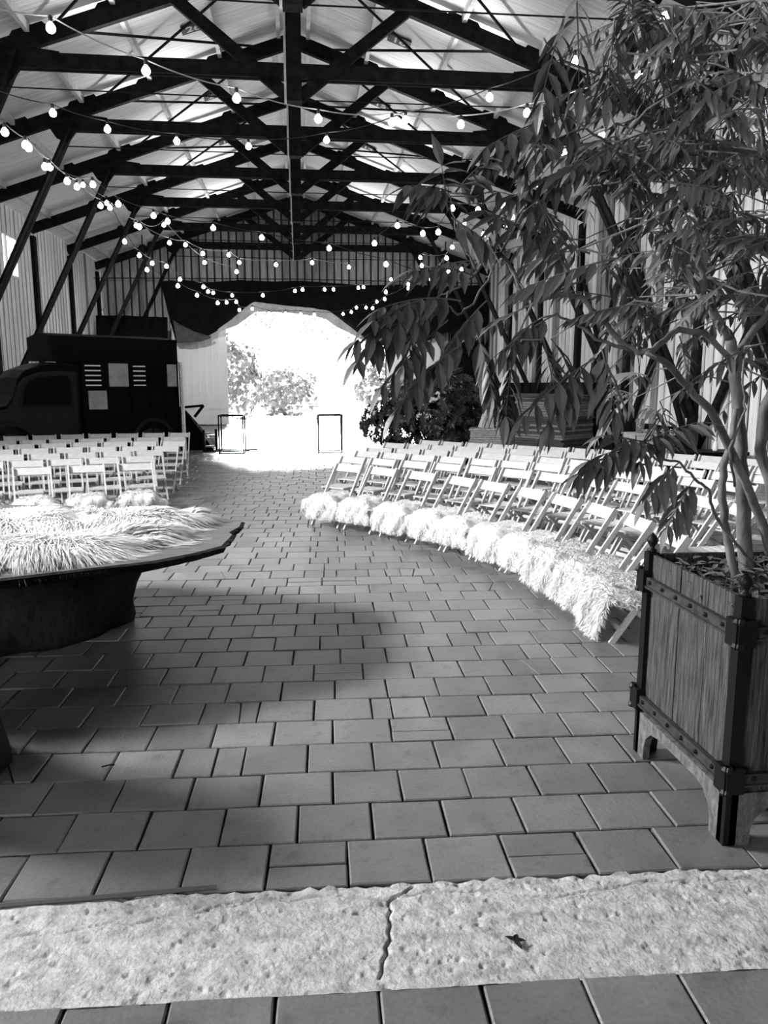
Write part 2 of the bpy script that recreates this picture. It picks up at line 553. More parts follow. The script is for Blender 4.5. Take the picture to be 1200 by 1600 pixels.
def make_truss(last=False):
    r = empty('roof_truss')
    T = M['timber']
    m = MB(); m.beam((-KX - .05, -.05, ZT), (KX + .05, -.05, ZT), .07, .27); m.beam((-KX - .05, .09, ZT), (KX + .05, .09, ZT), .07, .27)
    m.build('tie_beam', T, r)
    m = MB(); m.bx(-.15, .15, -.12, .14, 7.42, RIDGE - .18)
    kp = m.build('king_post', T, r)
    b = MB(); b.bx(-.195, -.152, -.10, -.05, 7.36, RIDGE - .3)
    b.build('pale_strip', M['pale_edge'], kp)  # narrow pale strip along the left side of the post
    for s in (-1, 1):
        m = MB(); m.beam((0, 0, rafz(0)), (s * (HALF), 0, rafz(HALF)), .13, .31)
        # cleats carrying the purlins
        for x in (1.75, 3.4, 5.0, 6.6):
            z = rafz(x)
            q = [(-.42, .0), (-.28, .18), (.28, .18), (.42, .0)]
            sl = -SL
            m.prism(q, -.055, .055, f=lambda a, c, e, x=x, z=z, s=s: (s * (x + a), e, z - SL * a + c + .06))
        m.build('rafter', T, r)
        m = MB(); m.beam((s * .1, 0, 7.52), (s * 2.35, 0, rafz(2.35) + .02), .11, .23)
        m.build('diagonal_brace', T, r)
        m = MB(); m.beam((s * 5.2, -.075, ZT + .12), (s * 8.74, -.075, 1.15), .06, .27, (0, 1, 0)); m.beam((s * 5.2, .075, ZT + .12), (s * 8.74, .075, 1.15), .06, .27, (0, 1, 0))
        m.build('strut', T, r)
        # knee gusset
        m = MB()
        m.prism([(KX - 1.0, ZT - .1), (KX - .85, ZT + .18), (KX + .1, ZT + .28), (KX + .6, ZT + .08), (KX + .35, ZT - .3), (KX + .1, ZT - .42), (KX - .12, ZT - .14)], -.04, .04, f=lambda a, c, e, s=s: (s * a, e, c))
        m.build('gusset_plate', T, r)
        m = MB(); m.bx(s * HALF - .13, s * HALF + .13, -.14, .14, 0, EAVE - .2)
        m.build('wall_post', T, r)
    m = MB(); m.tube([(-5.42, 0, 7.5), (0, 0, 7.47), (5.42, 0, 7.5)], .014, 5)
    m.build('tie_wire', M['iron'], r)
    return r


TL = ['dark timber roof truss just in front of the camera, only its right strut in view', 'dark timber roof truss whose rafters cross the top corners of the photo',
      'nearest dark timber truss with its whole tie beam in view', 'second dark truss along, above the nearest seats', 'third dark truss along, its left strut rising behind the truck',
      'fourth dark truss along the roof, above the rear of the truck', 'fifth dark truss along, small and far down the roof', 'last and farthest dark truss, against the rear gable']
tr0 = make_truss()
for i, y in enumerate(TRUSS_Y):
    t = tr0 if i == 0 else copy_tree(tr0)
    t.location = (0, y, 0)
    tag(t, TL[i], 'roof truss', 'roof trusses of the barn')

# invented trough lamps on the tie beams, added to brighten the roof planks
for i, y in enumerate(TRUSS_Y[1:7]):
    for s in (-1, 1):
        e = empty('added_trough_lamp', (s * 2.9, y + .28, ZT + .02))
        m = MB(); m.bx(-.8, .8, -.06, .06, 0, .012); m.bx(-.8, .8, -.06, -.05, 0, .05); m.bx(-.8, .8, .05, .06, 0, .05); m.bx(-.8, -.79, -.06, .06, 0, .05); m.bx(.79, .8, -.06, .06, 0, .05)
        m.bx(-.5, -.46, -.16, -.05, 0, .02); m.bx(.46, .5, -.16, -.05, 0, .02)
        m.build('housing', M['iron'], e)
        l = area('added_roof_fill', (s * 2.9, y + .28, ZT + .075), (s * 2.9 + s * .3, y - 1.6, ZT + 2.4), 1.5, .09, UPLIGHT)
        tag(e, 'added slim trough lamp on the %s half of the %s tie beam from the camera' % ('left' if s < 0 else 'right', ORD[i]), 'lamp', 'added trough lamps on the tie beams')

# purlins: pale edged beams running the length of the roof
PX = [.35, 1.75, 3.4, 5.0, 6.6, 8.2]
for s in (-1, 1):
    for k, x in enumerate(PX):
        m = MB(); m.bx(-.045, .045, YF - .5, YB, -.09, .08)
        o = m.build('purlin', M['pale_edge'])
        o.location = (s * x, 0, RIDGE - .085 - SL * x)
        tag(o, 'pale roof purlin running lengthwise, %s from the ridge on the %s slope' % (ORD[k], 'left' if s < 0 else 'right'), 'roof beam', 'purlins under the roof planks')
# crossed wind bracing rods below the planks
for s in (-1, 1):
    for k, (ya, yb) in enumerate(((12.5, 16.4), (16.4, 20.1), (20.1, 23.9), (23.9, 27.8))):
        m = MB()
        za, zb = RIDGE - .22 - SL * .6, RIDGE - .22 - SL * 4.6
        m.tube([(s * .6, ya, za), (s * 4.6, yb, zb)], .028, 6); m.tube([(s * 4.6, ya, zb), (s * .6, yb, za - .05)], .028, 6)
        o = m.build('bracing_rod', M['timber'])
        tag(o, 'pair of crossed dark rods bracing the %s roof slope, %s bay from the camera' % ('left' if s < 0 else 'right', ORD[k]), 'bracing')
# slanting wall braces on the right wall
for k, (ya, yb) in enumerate(((12.5, 16.4), (16.4, 20.1), (20.1, 23.9))):
    m = MB(); m.beam((8.72, ya + .1, 5.4), (8.72, yb - .1, .1), .1, .16); m.beam((8.72, ya + .1, .6), (8.72, yb - .1, 5.6), .08, .14)
    tag(m.build('wall_brace', M['timber']), 'crossed dark timbers bracing the right wall, %s bay from the camera' % ORD[k], 'bracing')

def text_mesh(name, s, size, m, parent, loc, rot):
    c = bpy.data.curves.new(name, 'FONT'); c.body = s; c.size = size; c.extrude = .004; c.align_x = 'CENTER'; c.align_y = 'CENTER'; c.offset = .006
    o = bpy.data.objects.new(name, c); COL.objects.link(o)
    bpy.context.view_layer.update()
    me = bpy.data.meshes.new_from_object(o)
    bpy.data.objects.remove(o)
    me.materials.clear(); me.materials.append(m)
    o = bpy.data.objects.new(name, me); COL.objects.link(o); o.parent = parent; o.location = loc; o.rotation_euler = rot
    return o


th = math.atan(SL)
for s, lst in ((-1, [(-1.72, 18.5, '26'), (-1.72, 22.5, '27'), (-1.72, 26.4, '17')]), (1, [(1.92, 18.5, '16'), (1.92, 22.5, '15'), (1.92, 26.4, '14')])):
    for k, (x, y, nb) in enumerate(lst):
        x += s * .45
        e = empty('number_plate', (x, y, RIDGE - .035 - SL * abs(x)))
        e.rotation_euler = (0, s * th, 0)
        MB().bx(-.27, .27, -.19, .19, -.012, .012).build('plate', M['plate'], e)
        text_mesh('number', nb, .34, M['number'], e, (0, 0, -.018), (math.pi, 0, 0))
        tag(e, 'small black plate numbered %s on the %s roof planks' % (nb, 'left' if s < 0 else 'right'), 'number plate', 'number plates on the roof')

# ------------------------------------------------------------------ string lights
STRINGS = [[(-3.58, 9.5, 5.88), (-2.82, 10.1, 6.0), (-1.86, 10.7, 5.8), (-0.78, 11.3, 5.72), (0.34, 11.9, 5.69), (1.49, 12.5, 5.87), (2.51, 12.2, 5.78), (3.45, 11.9, 5.88), (4.11, 11.6, 5.99), (4.9, 11.3, 6.23), (5.3, 11.0, 6.37)], [(-4.62, 13.0, 6.2), (-3.84, 13.56, 6.16), (-3.13, 14.11, 6.11), (-2.08, 14.67, 6.12), (-0.86, 15.22, 6.23), (0.57, 14.83, 6.27), (1.84, 13.5, 6.24), (2.94, 12.17, 6.17), (3.78, 10.83, 6.2), (4.41, 9.5, 6.2)], [(-4.24, 12.5, 5.54), (-4.18, 13.33, 5.56), (-4.2, 14.17, 5.5), (-4.08, 15.0, 5.48), (-3.84, 15.83, 5.63), (-3.57, 16.67, 5.47), (-3.03, 17.5, 5.43), (-2.78, 17.75, 5.37), (-1.84, 18.0, 5.3), (-0.79, 18.25, 5.16), (0.74, 18.5, 5.0), (2.1, 18.75, 4.7), (3.24, 19.0, 4.41)], [(-4.12, 13.0, 5.51), (-4.23, 14.54, 5.59), (-4.2, 16.08, 5.64), (-4.14, 17.62, 5.63), (-4.29, 19.15, 5.92), (-4.02, 20.69, 5.83), (-3.46, 22.23, 5.69), (-3.16, 23.15, 5.8), (-2.72, 23.46, 5.62), (-2.01, 23.77, 5.64), (-1.73, 24.08, 5.48), (-0.65, 24.38, 5.48), (0.46, 24.69, 5.6), (1.62, 25.0, 5.53)], [(-4.39, 21.0, 5.49), (-4.21, 21.88, 5.29), (-4.04, 22.75, 5.22), (-3.79, 23.62, 5.27), (-3.55, 24.5, 5.02), (-2.96, 25.38, 4.91), (-2.92, 26.25, 4.87), (-2.85, 27.12, 4.93), (-2.29, 28.0, 4.95), (-1.23, 28.12, 4.98), (-0.1, 28.25, 5.16), (0.17, 28.38, 5.22), (0.96, 28.5, 5.25), (1.29, 28.62, 5.27), (2.2, 28.75, 5.36), (2.4, 28.88, 5.4), (3.43, 29.0, 5.7)], [(-5.08, 20.0, 6.6), (-4.83, 21.22, 6.46), (-4.13, 22.44, 5.0), (-3.5, 23.67, 4.73), (-3.11, 24.89, 4.6), (-2.61, 26.11, 4.5), (-2.43, 27.33, 4.64), (-2.2, 28.56, 4.79), (-2.19, 29.78, 4.62), (-1.78, 31.0, 4.78), (-1.15, 31.17, 4.63), (-0.5, 31.33, 4.65), (0.1, 31.5, 4.65), (0.64, 31.67, 4.64), (1.81, 31.83, 4.69), (2.16, 32.0, 4.79), (2.38, 32.17, 4.98), (2.79, 32.33, 5.0), (3.26, 32.5, 5.26)], [(-3.43, 18.0, 5.29), (-3.55, 22.0, 6.11), (-2.74, 24.0, 5.45), (-1.81, 24.0, 5.2)], [(1.75, 18.0, 5.04), (2.22, 17.56, 5.35), (2.72, 17.11, 5.11), (2.98, 16.67, 5.06), (3.19, 16.22, 5.45), (3.6, 15.67, 5.31), (3.93, 15.0, 5.26), (4.43, 14.33, 5.48), (4.65, 13.67, 5.85), (5.05, 13.0, 5.96)], [(2.91, 26.0, 4.9), (3.79, 24.29, 5.75), (4.29, 22.57, 5.47), (4.42, 20.86, 6.09), (4.64, 19.57, 5.58), (4.67, 18.71, 5.62), (4.91, 17.86, 5.65), (4.9, 17.0, 6.16)], [(3.8, 27.0, 5.28), (4.0, 25.33, 5.66), (4.17, 23.67, 5.21), (4.34, 22.0, 5.68), (4.62, 21.0, 5.58), (4.84, 20.0, 5.6), (5.06, 19.0, 5.71)], [(2.84, 30.0, 4.76), (3.13, 28.4, 4.93), (3.77, 26.8, 5.13), (4.37, 25.6, 5.2), (4.78, 24.8, 5.42), (5.03, 24.0, 5.37)]]

SL_LAB = ['string of bulbs crossing highest and nearest, from the upper left corner to the tree', 'second high string of bulbs, rising into the tree at the right',
          'string of bulbs from the left struts across the middle of the barn', 'string of bulbs just below it that runs back along the left struts',
          'far string of small bulbs in front of the top of the black canvas', 'farthest string of small bulbs hanging lowest over the rear doorway', 'short string of four bulbs beside the left strut',
          'string of bulbs on the right that climbs through the leaves', 'string of bulbs on the right ending at the leafy branch tips', 'short dim string of bulbs low among the right struts', 'shortest string of tiny bulbs right of the rear doorway']


def make_bulb_meshes():
    m = MB(); pr = [(.012, -.0)] + [(.054 * math.sin(a), -.062 - .058 * math.cos(a)) for a in [math.pi * k / 8 for k in range(7, 0, -1)]]
    pr = [(.018, -.005), (.03, -.022), (.048, -.045), (.056, -.07), (.05, -.098), (.032, -.118), (.008, -.126)]
    m.lathe((0, 0, 0), pr, 10)
    b = m.build('bulb', M['bulb'], smooth=True)
    m = MB(); m.lathe((0, 0, 0), [(.02, -.006), (.026, 0), (.026, .05), (.012, .07)], 8)
    s = m.build('socket', M['cable'], smooth=True)
    return b, s


b0, s0 = make_bulb_meshes()
bme, sme = b0.data, s0.data
bpy.data.objects.remove(b0); bpy.data.objects.remove(s0)
for si, pts in enumerate(STRINGS):
    base = empty('string_light', pts[0])
    tag(base, SL_LAB[si], 'string light', 'string lights under the roof')
    p0 = Vector(pts[0])
    P = [Vector(p) - p0 + Vector((0, 0, .14)) for p in pts]
    full = []
    for a, b in zip(P[:-1], P[1:]):
        L = (b - a).length
        for k in range(6):
            t = k / 6
            q = a.lerp(b, t); q.z -= .035 * L * 4 * t * (1 - t)
            full.append(q)
    full.append(P[-1])
    MB().tube(full, .009, 4).build('cable', M['cable'] if si % 3 else M['cable2'], base)
    for p in P:
        o = bpy.data.objects.new('socket', sme); COL.objects.link(o); o.parent = base; o.location = p - Vector((0, 0, .06))
        g = bpy.data.objects.new('bulb', bme); COL.objects.link(g); g.parent = base; g.location = p - Vector((0, 0, .06))

# ------------------------------------------------------------------ folding chairs
RIGHT_ROWS = [[(0.67, 10.51, -0.77), (1.1, 10.05, -0.85), (1.54, 9.5, -0.94), (1.92, 8.92, -1.04), (2.19, 8.41, -1.12), (2.44, 7.83, -1.22), (2.62, 7.26, -1.31), (2.74, 6.66, -1.42), (2.81, 6.02, -1.53), (2.8, 5.39, -1.64)], [(0.81, 11.67, -0.76), (1.23, 11.28, -0.76), (1.64, 10.88, -0.77), (2.05, 10.48, -0.8), (2.43, 10.06, -0.85), (2.8, 9.62, -0.9), (3.14, 9.16, -0.98), (3.44, 8.67, -1.08), (3.68, 8.15, -1.19), (3.86, 7.61, -1.31), (3.97, 7.05, -1.44), (4.02, 6.48, -1.56)], [(1.1, 12.59, -0.72), (1.51, 12.23, -0.73), (1.91, 11.86, -0.74), (2.31, 11.48, -0.77), (2.7, 11.1, -0.79), (3.07, 10.71, -0.83), (3.43, 10.3, -0.87), (3.78, 9.87, -0.92), (4.1, 9.43, -0.97), (4.4, 8.97, -1.04), (4.66, 8.5, -1.1), (4.89, 8.0, -1.17)], [(1.36, 13.26, -0.44), (1.83, 13.0, -0.54), (2.27, 12.7, -0.64), (2.69, 12.37, -0.73), (3.07, 12.0, -0.79), (3.44, 11.61, -0.85), (3.78, 11.19, -0.9), (4.1, 10.77, -0.92), (4.42, 10.34, -0.94), (4.74, 9.91, -0.96), (5.05, 9.47, -0.96), (5.35, 9.03, -0.94), (5.67, 8.6, -0.92)], [(1.78, 14.33, -0.74), (2.17, 13.99, -0.71), (2.56, 13.66, -0.7), (2.96, 13.33, -0.69), (3.35, 13.0, -0.69), (3.75, 12.67, -0.71), (4.13, 12.33, -0.74), (4.5, 11.97, -0.78), (4.85, 11.6, -0.84), (5.19, 11.21, -0.9), (5.5, 10.8, -0.98), (5.77, 10.36, -1.07), (5.99, 9.9, -1.16), (6.18, 9.42, -1.26)], [(2.55, 14.89, -0.83), (2.92, 14.5, -0.79), (3.31, 14.14, -0.75), (3.7, 13.77, -0.74), (4.09, 13.41, -0.73), (4.5, 13.05, -0.73), (4.89, 12.69, -0.74), (5.27, 12.32, -0.78), (5.66, 11.94, -0.81), (6.03, 11.56, -0.86), (6.36, 11.14, -0.91), (6.68, 10.71, -0.96)]]
LEFT_ROWS = [[(-4.2, 10.41, 0.31), (-3.58, 10.61, 0.31), (-2.95, 10.82, 0.31), (-2.33, 11.02, 0.31)], [(-4.51, 11.43, 0.33), (-4.01, 11.6, 0.33), (-3.52, 11.78, 0.33), (-3.02, 11.95, 0.33), (-2.52, 12.12, 0.33)], [(-4.62, 12.6, 0.29), (-4.11, 12.75, 0.29), (-3.59, 12.91, 0.29), (-3.08, 13.07, 0.29), (-2.57, 13.22, 0.29)], [(-5.13, 13.58, 0.44), (-4.61, 13.79, 0.33), (-4.08, 13.95, 0.23), (-3.53, 14.04, 0.13), (-2.98, 14.09, 0.02), (-2.42, 14.07, -0.07)], [(-5.67, 14.56, 0.51), (-5.18, 14.81, 0.42), (-4.66, 15.0, 0.32), (-4.13, 15.15, 0.22), (-3.58, 15.24, 0.12), (-3.03, 15.28, 0.02), (-2.48, 15.27, -0.07)], [(-5.84, 15.77, 0.3), (-5.32, 15.93, 0.28), (-4.8, 16.07, 0.26), (-4.27, 16.21, 0.25), (-3.74, 16.34, 0.23), (-3.21, 16.46, 0.21), (-2.68, 16.57, 0.2)], [(-6.08, 17.15, 0.44), (-5.56, 17.38, 0.37), (-5.02, 17.57, 0.3), (-4.47, 17.73, 0.23), (-3.91, 17.84, 0.17), (-3.34, 17.92, 0.1), (-2.77, 17.95, 0.03)]]



def make_chair():
    r = empty('folding_chair')
    C = M['chair']; w = .228
    lean_a, lean_b = Vector((0, .30, .80)), Vector((0, -.24, 0))
    m = MB(); m.beam((-w - .012, .292, .745), (w + .012, .292, .740), .022, .112, (0, .54, .80)[0:3])
    bevel(m.build('back_slat', C, r), .004)
    m = MB()
    for k in range(5):
        y = -.20 + k * .086
        m.bx(-w + .012, w - .012, y - .036, y + .036, .365, .383)
    m.bx(-w + .02, -w + .04, -.23, .17, .34, .365); m.bx(w - .04, w - .02, -.23, .17, .34, .365)
    m.build('seat', C, r)
    for s in (-1, 1):
        m = MB(); m.beam((s * w, lean_a.y, lean_a.z), (s * w, lean_b.y, 0.0), .022, .042, (0, 1, 0)); m.build('leg', C, r)
    for s in (-1, 1):
        m = MB(); m.beam((s * (w - .026), -.20, .36), (s * (w - .026), .25, 0.0), .02, .036, (0, 1, 0)); m.build('leg', C, r)
    m = MB(); m.bx(-w, w, -.175, -.16, .085, .125); m.build('stretcher', C, r)
    m = MB(); m.bx(-w + .03, w - .03, .18, .2, .04, .08); m.build('stretcher', C, r)
    return r


chair0 = make_chair(); used = [False]


def place_chair(x, y, a, label, group):
    o = copy_tree(chair0) if used[0] else chair0
    used[0] = True
    # the listed point is the slat: the slat sits .29 m behind the chair's origin
    o.location = (x + math.sin(a) * .29, y - math.cos(a) * .29, 0)
    o.rotation_euler = (0, 0, a + R(-.03, .03))
    tag(o, label, 'chair', group)
    return o


for k, rw in enumerate(RIGHT_ROWS):
    for i, (x, y, a) in enumerate(rw):
        lab = 'pale folding chair in %s row of the right block, %s from the aisle' % (ORD[k], ORD[i])
        if k == 0: lab = 'folding chair under a sheepskin, front row of right block, %s from the aisle' % ORD[i]
        place_chair(x, y, a, lab, 'folding chairs, %s row of the right block' % ORD[k])
for k, rw in enumerate(LEFT_ROWS):
    n = len(rw)
    for i, (x, y, a) in enumerate(rw):
        lab = 'pale folding chair in %s row of the left block, %s from the aisle' % (ORD[k], ORD[n - 1 - i])
        place_chair(x, y, a, lab, 'folding chairs, %s row of the left block' % ORD[k])


# ------------------------------------------------------------------ fur
def tufts(mb, P, N, D, L, Wd, rs, droop=.35, segs=3):
    """P points, N normals, D comb direction, L lengths: curved tapering locks"""
    n = len(P)
    N = N / np.linalg.norm(N, axis=1, keepdims=True)
    side = np.cross(N, D); side /= np.maximum(np.linalg.norm(side, axis=1, keepdims=True), 1e-6)
    ang = rs.uniform(-1, 1, n)[:, None]
    side = side * np.cos(ang) + D * np.sin(ang) * .6
    base = len(mb.v)
    rows = []
    for k in range(segs + 1):
        t = k / segs
        c = P + N * (L * t * (1 - .45 * t))[:, None] + D * (L * t * t * .8)[:, None]
        c[:, 2] -= L * t * t * droop
        w = (Wd * (1 - t) ** .6)[:, None]
        rows.append(c - side * w); rows.append(c + side * w)
    rows = np.stack(rows, 1).reshape(-1, 3)
    q = 2 * (segs + 1)
    mb.v += [tuple(p) for p in rows.tolist()]
    for i in range(n):
        o = base + i * q
        for k in range(segs):
            a = o + 2 * k
            mb.f.append((a, a + 1, a + 3, a + 2)); mb.mi.append(mb.cur)


def make_skin(name, seed, ntuft=11000, ln=.034, drop=.19, tail=0.0):
    rs = np.random.RandomState(seed)
    mb = MB()
    rr = .075; top = .40; arc = rr * math.pi / 2
    LT = top + arc + drop + tail
    def pos(u, s):
        # s along the length from the back of the seat, u across (-1..1)
        ph = s / LT
        hw = .295 + .022 * math.sin(seed + 9 * ph) + .02 * math.sin(seed * 2 + 17 * ph)
        if s < .09: hw *= .62 + .38 * (s / .09) ** .5
        e = LT - s
        if tail and e < tail + .08: hw *= .45 + .55 * max(0, (e - tail * .5) / (tail * .5 + .08)) if e > tail * .5 else .40
        elif e < .07: hw *= .72 + .28 * (max(e, 0) / .07) ** .5
        x = u * hw
        lump = .012 * math.sin(x * 23 + seed) * math.cos(s * 19 + seed) + .01 * math.sin(x * 41 + s * 31)
        sag = -.06 * max(0, abs(x) - .20) / .08 + .022 * (1 - u * u)
        bul = .045 * (1 - u * u) + .012 * math.sin(x * 17 + seed * 2 + s * 9)
        if s < top: p = (x, .17 - s, .405 + lump + sag); nv = (0, 0, 1); dv = (0, -1, 0)
        elif s < top + arc:
            a = (s - top) / rr
            p = (x, .17 - top - math.sin(a) * (rr + lump + bul), .405 - rr + math.cos(a) * (rr + lump) + sag * (1 - a / 1.57)); nv = (0, -math.sin(a), math.cos(a)); dv = (0, -math.cos(a), -math.sin(a))
        else:
            d = s - top - arc
            p = (x, .17 - top - rr - lump - bul * (1 - .5 * d / drop) - .02 * math.sin(d * 9), .405 - rr - d); nv = (0, -1, .05); dv = (0, 0, -1)
        return p, nv, dv
    nu, ns = 16, 30
    vs = []
    for lay in (0, 1):
        for j in range(ns):
            for i in range(nu):
                p, nv, dv = pos(-1 + 2 * i / (nu - 1), LT * j / (ns - 1))
                k = -.012 if lay else .012
                vs.append((p[0], p[1] + nv[1] * k, p[2] + nv[2] * k))
    fs = []
    for j in range(ns - 1):
        for i in range(nu - 1):
            a = j * nu + i; fs.append((a, a + 1, a + nu + 1, a + nu)); b = a + nu * ns; fs.append((b, b + nu, b + nu + 1, b + 1))
    mb.add(vs, fs)
    P = []; N = []; D = []
    for _ in range(ntuft):
        u, s = rs.uniform(-1, 1), rs.uniform(0, LT)
        if rs.rand() < .22: u = math.copysign(rs.uniform(.93, 1), u)
        if rs.rand() < .08: s = LT * rs.uniform(.97, 1)
        if rs.rand() < .05: s = LT * rs.uniform(0, .03)
        p, nv, dv = pos(u, s)
        P.append(p)
        sx = math.copysign(max(0, abs(u) - .8) * 4, u)
        N.append((nv[0] + sx + rs.normal() * .42, nv[1] + rs.normal() * .42, nv[2] + rs.normal() * .42))
        d = Vector(dv) + Vector((rs.normal() * .8 + sx * .3, rs.normal() * .8, rs.normal() * .5)); d.normalize(); D.append(tuple(d))
    L = ln * rs.uniform(.7, 1.3, ntuft)
    tufts(mb, np.array(P), np.array(N), np.array(D), L, np.full(ntuft, .0034) * (ln / .036) ** .5, rs)
    return mb.build(name, M['fur'], smooth=True)


skins = [make_skin('sheepskin', 1), make_skin('sheepskin', 5, drop=.17), make_skin('sheepskin', 9, drop=.21),
         make_skin('sheepskin', 12, 13000, .046, .23), make_skin('sheepskin', 17, 14000, .055, .19, .15)]
seq = [0, 1, 2, 0, 1, 2, 0, 3, 3, 4]
first = set()
SK = ['white sheepskin over the chair by the aisle, front row of the right block', 'white sheepskin, second from the aisle in the curved front row', 'white sheepskin, third from the aisle in the curved front row',
      'white sheepskin, fourth from the aisle in the curved front row', 'white sheepskin, fifth from the aisle in the curved front row', 'fluffy white sheepskin, sixth from the aisle in the curved front row',
      'fluffy white sheepskin, fourth back from the wooden planter', 'fluffy white sheepskin, third back from the wooden planter', 'shaggy white sheepskin, second back from the wooden planter', 'shaggiest white sheepskin with a long hanging leg, next to the wooden planter']


def place_skin(i, x, y, a, label, group, dz=0):
    o = skins[i]
    if i in first:
        o = skins[i].copy(); COL.objects.link(o)
    first.add(i)
    o.location = (x + math.sin(a) * .29, y - math.cos(a) * .29, dz); o.rotation_euler = (0, 0, a)
    tag(o, label, 'sheepskin', group)


for i, (x, y, a) in enumerate(RIGHT_ROWS[0]):
    place_skin(seq[i], x, y, a + R(-.05, .05), SK[i], 'sheepskins on the right front row')
for i, (x, y, a) in enumerate(LEFT_ROWS[0]):
    place_skin([0, 2, 1, 0][i], x, y, a, 'white sheepskin over a left front row chair behind the table, %s from the aisle' % ORD[3 - i], 'sheepskins on the left front row')


# ------------------------------------------------------------------ slab table with fur throws
tb = empty('slab_table', (-2.3, 6.0, 0))
TP = [(-3.9, 4.8), (-2.6, 4.38), (-1.72, 4.44), (-.93, 4.80), (-.70, 5.00), (-.53, 5.22), (-.50, 5.5), (-.49, 5.62), (-.52, 5.72), (-.46, 5.95), (-.46, 6.16), (-.62, 6.36), (-.9, 6.52), (-1.4, 6.9), (-2.2, 7.2), (-3.2, 7.4), (-4.2, 7.2), (-4.6, 6.0), (-4.5, 4.8)]
def ring(poly, n):
    out = []
    for i in range(len(poly)):
        a, b = Vector(poly[i]), Vector(poly[(i + 1) % len(poly)])
        for k in range(n):
            out.append(a.lerp(b, k / n))
    return out
rg = ring(TP, 5)
cx, cy = -2.3, 5.8
vs = []; fs = []; n = len(rg)
rr_ = [1 + R(-.006, .006) for _ in rg]
prof = [(0.985, .80), (1.0, .79), (.985, .755), (.93, .715), (.80, .70)]
for q, (k, z) in enumerate(prof):
    for i, p in enumerate(rg):
        kk = k * (rr_[i] if q else 1) * (1 + (R(-.006, .006) if q > 1 else 0))
        vs.append((cx + (p.x - cx) * kk + 2.3, cy + (p.y - cy) * kk - 6.0, z))
for q in range(len(prof) - 1):
    for i in range(n):
        fs.append((q * n + i, (q + 1) * n + i, (q + 1) * n + (i + 1) % n, q * n + (i + 1) % n))
mb = MB(); mb.add(vs, [tuple(range(n))]); mb.cur = 1; mb.f += fs + [tuple(reversed(range((len(prof) - 1) * n, len(prof) * n)))]; mb.mi += [1] * (len(fs) + 1)
mb.build('tabletop', [M['slab'], M['bark_dark']], tb)  # darker edge and underside: their shade is put into the colour
mb = MB(); vs = []; nn = 48; zz = [0, .06, .2, .35, .5, .62, .72]
rad = [.90, .915, .92, .97, 1.06, 1.2, 1.33]
for z, r_ in zip(zz, rad):
    for i in range(nn):
        a = 2 * math.pi * i / nn
        k = r_ * (1 + .06 * math.sin(3 * a + 1) + .04 * math.sin(7 * a + z * 4) + .025 * math.sin(13 * a + z * 9))
        vs.append((k * 1.08 * math.cos(a) - .15, k * .84 * math.sin(a) + .05, z))
fs = [(j * nn + i, j * nn + (i + 1) % nn, (j + 1) * nn + (i + 1) % nn, (j + 1) * nn + i) for j in range(len(zz) - 1) for i in range(nn)]
fs.append(tuple(reversed(range(nn)))); fs.append(tuple(range((len(zz) - 1) * nn, len(zz) * nn)))
mb.add(vs, fs); mb.build('stump_base', M['bark_dark'], tb, smooth=True)
tag(tb, 'low table of one thick dark wooden slab on a huge tree stump base', 'table')


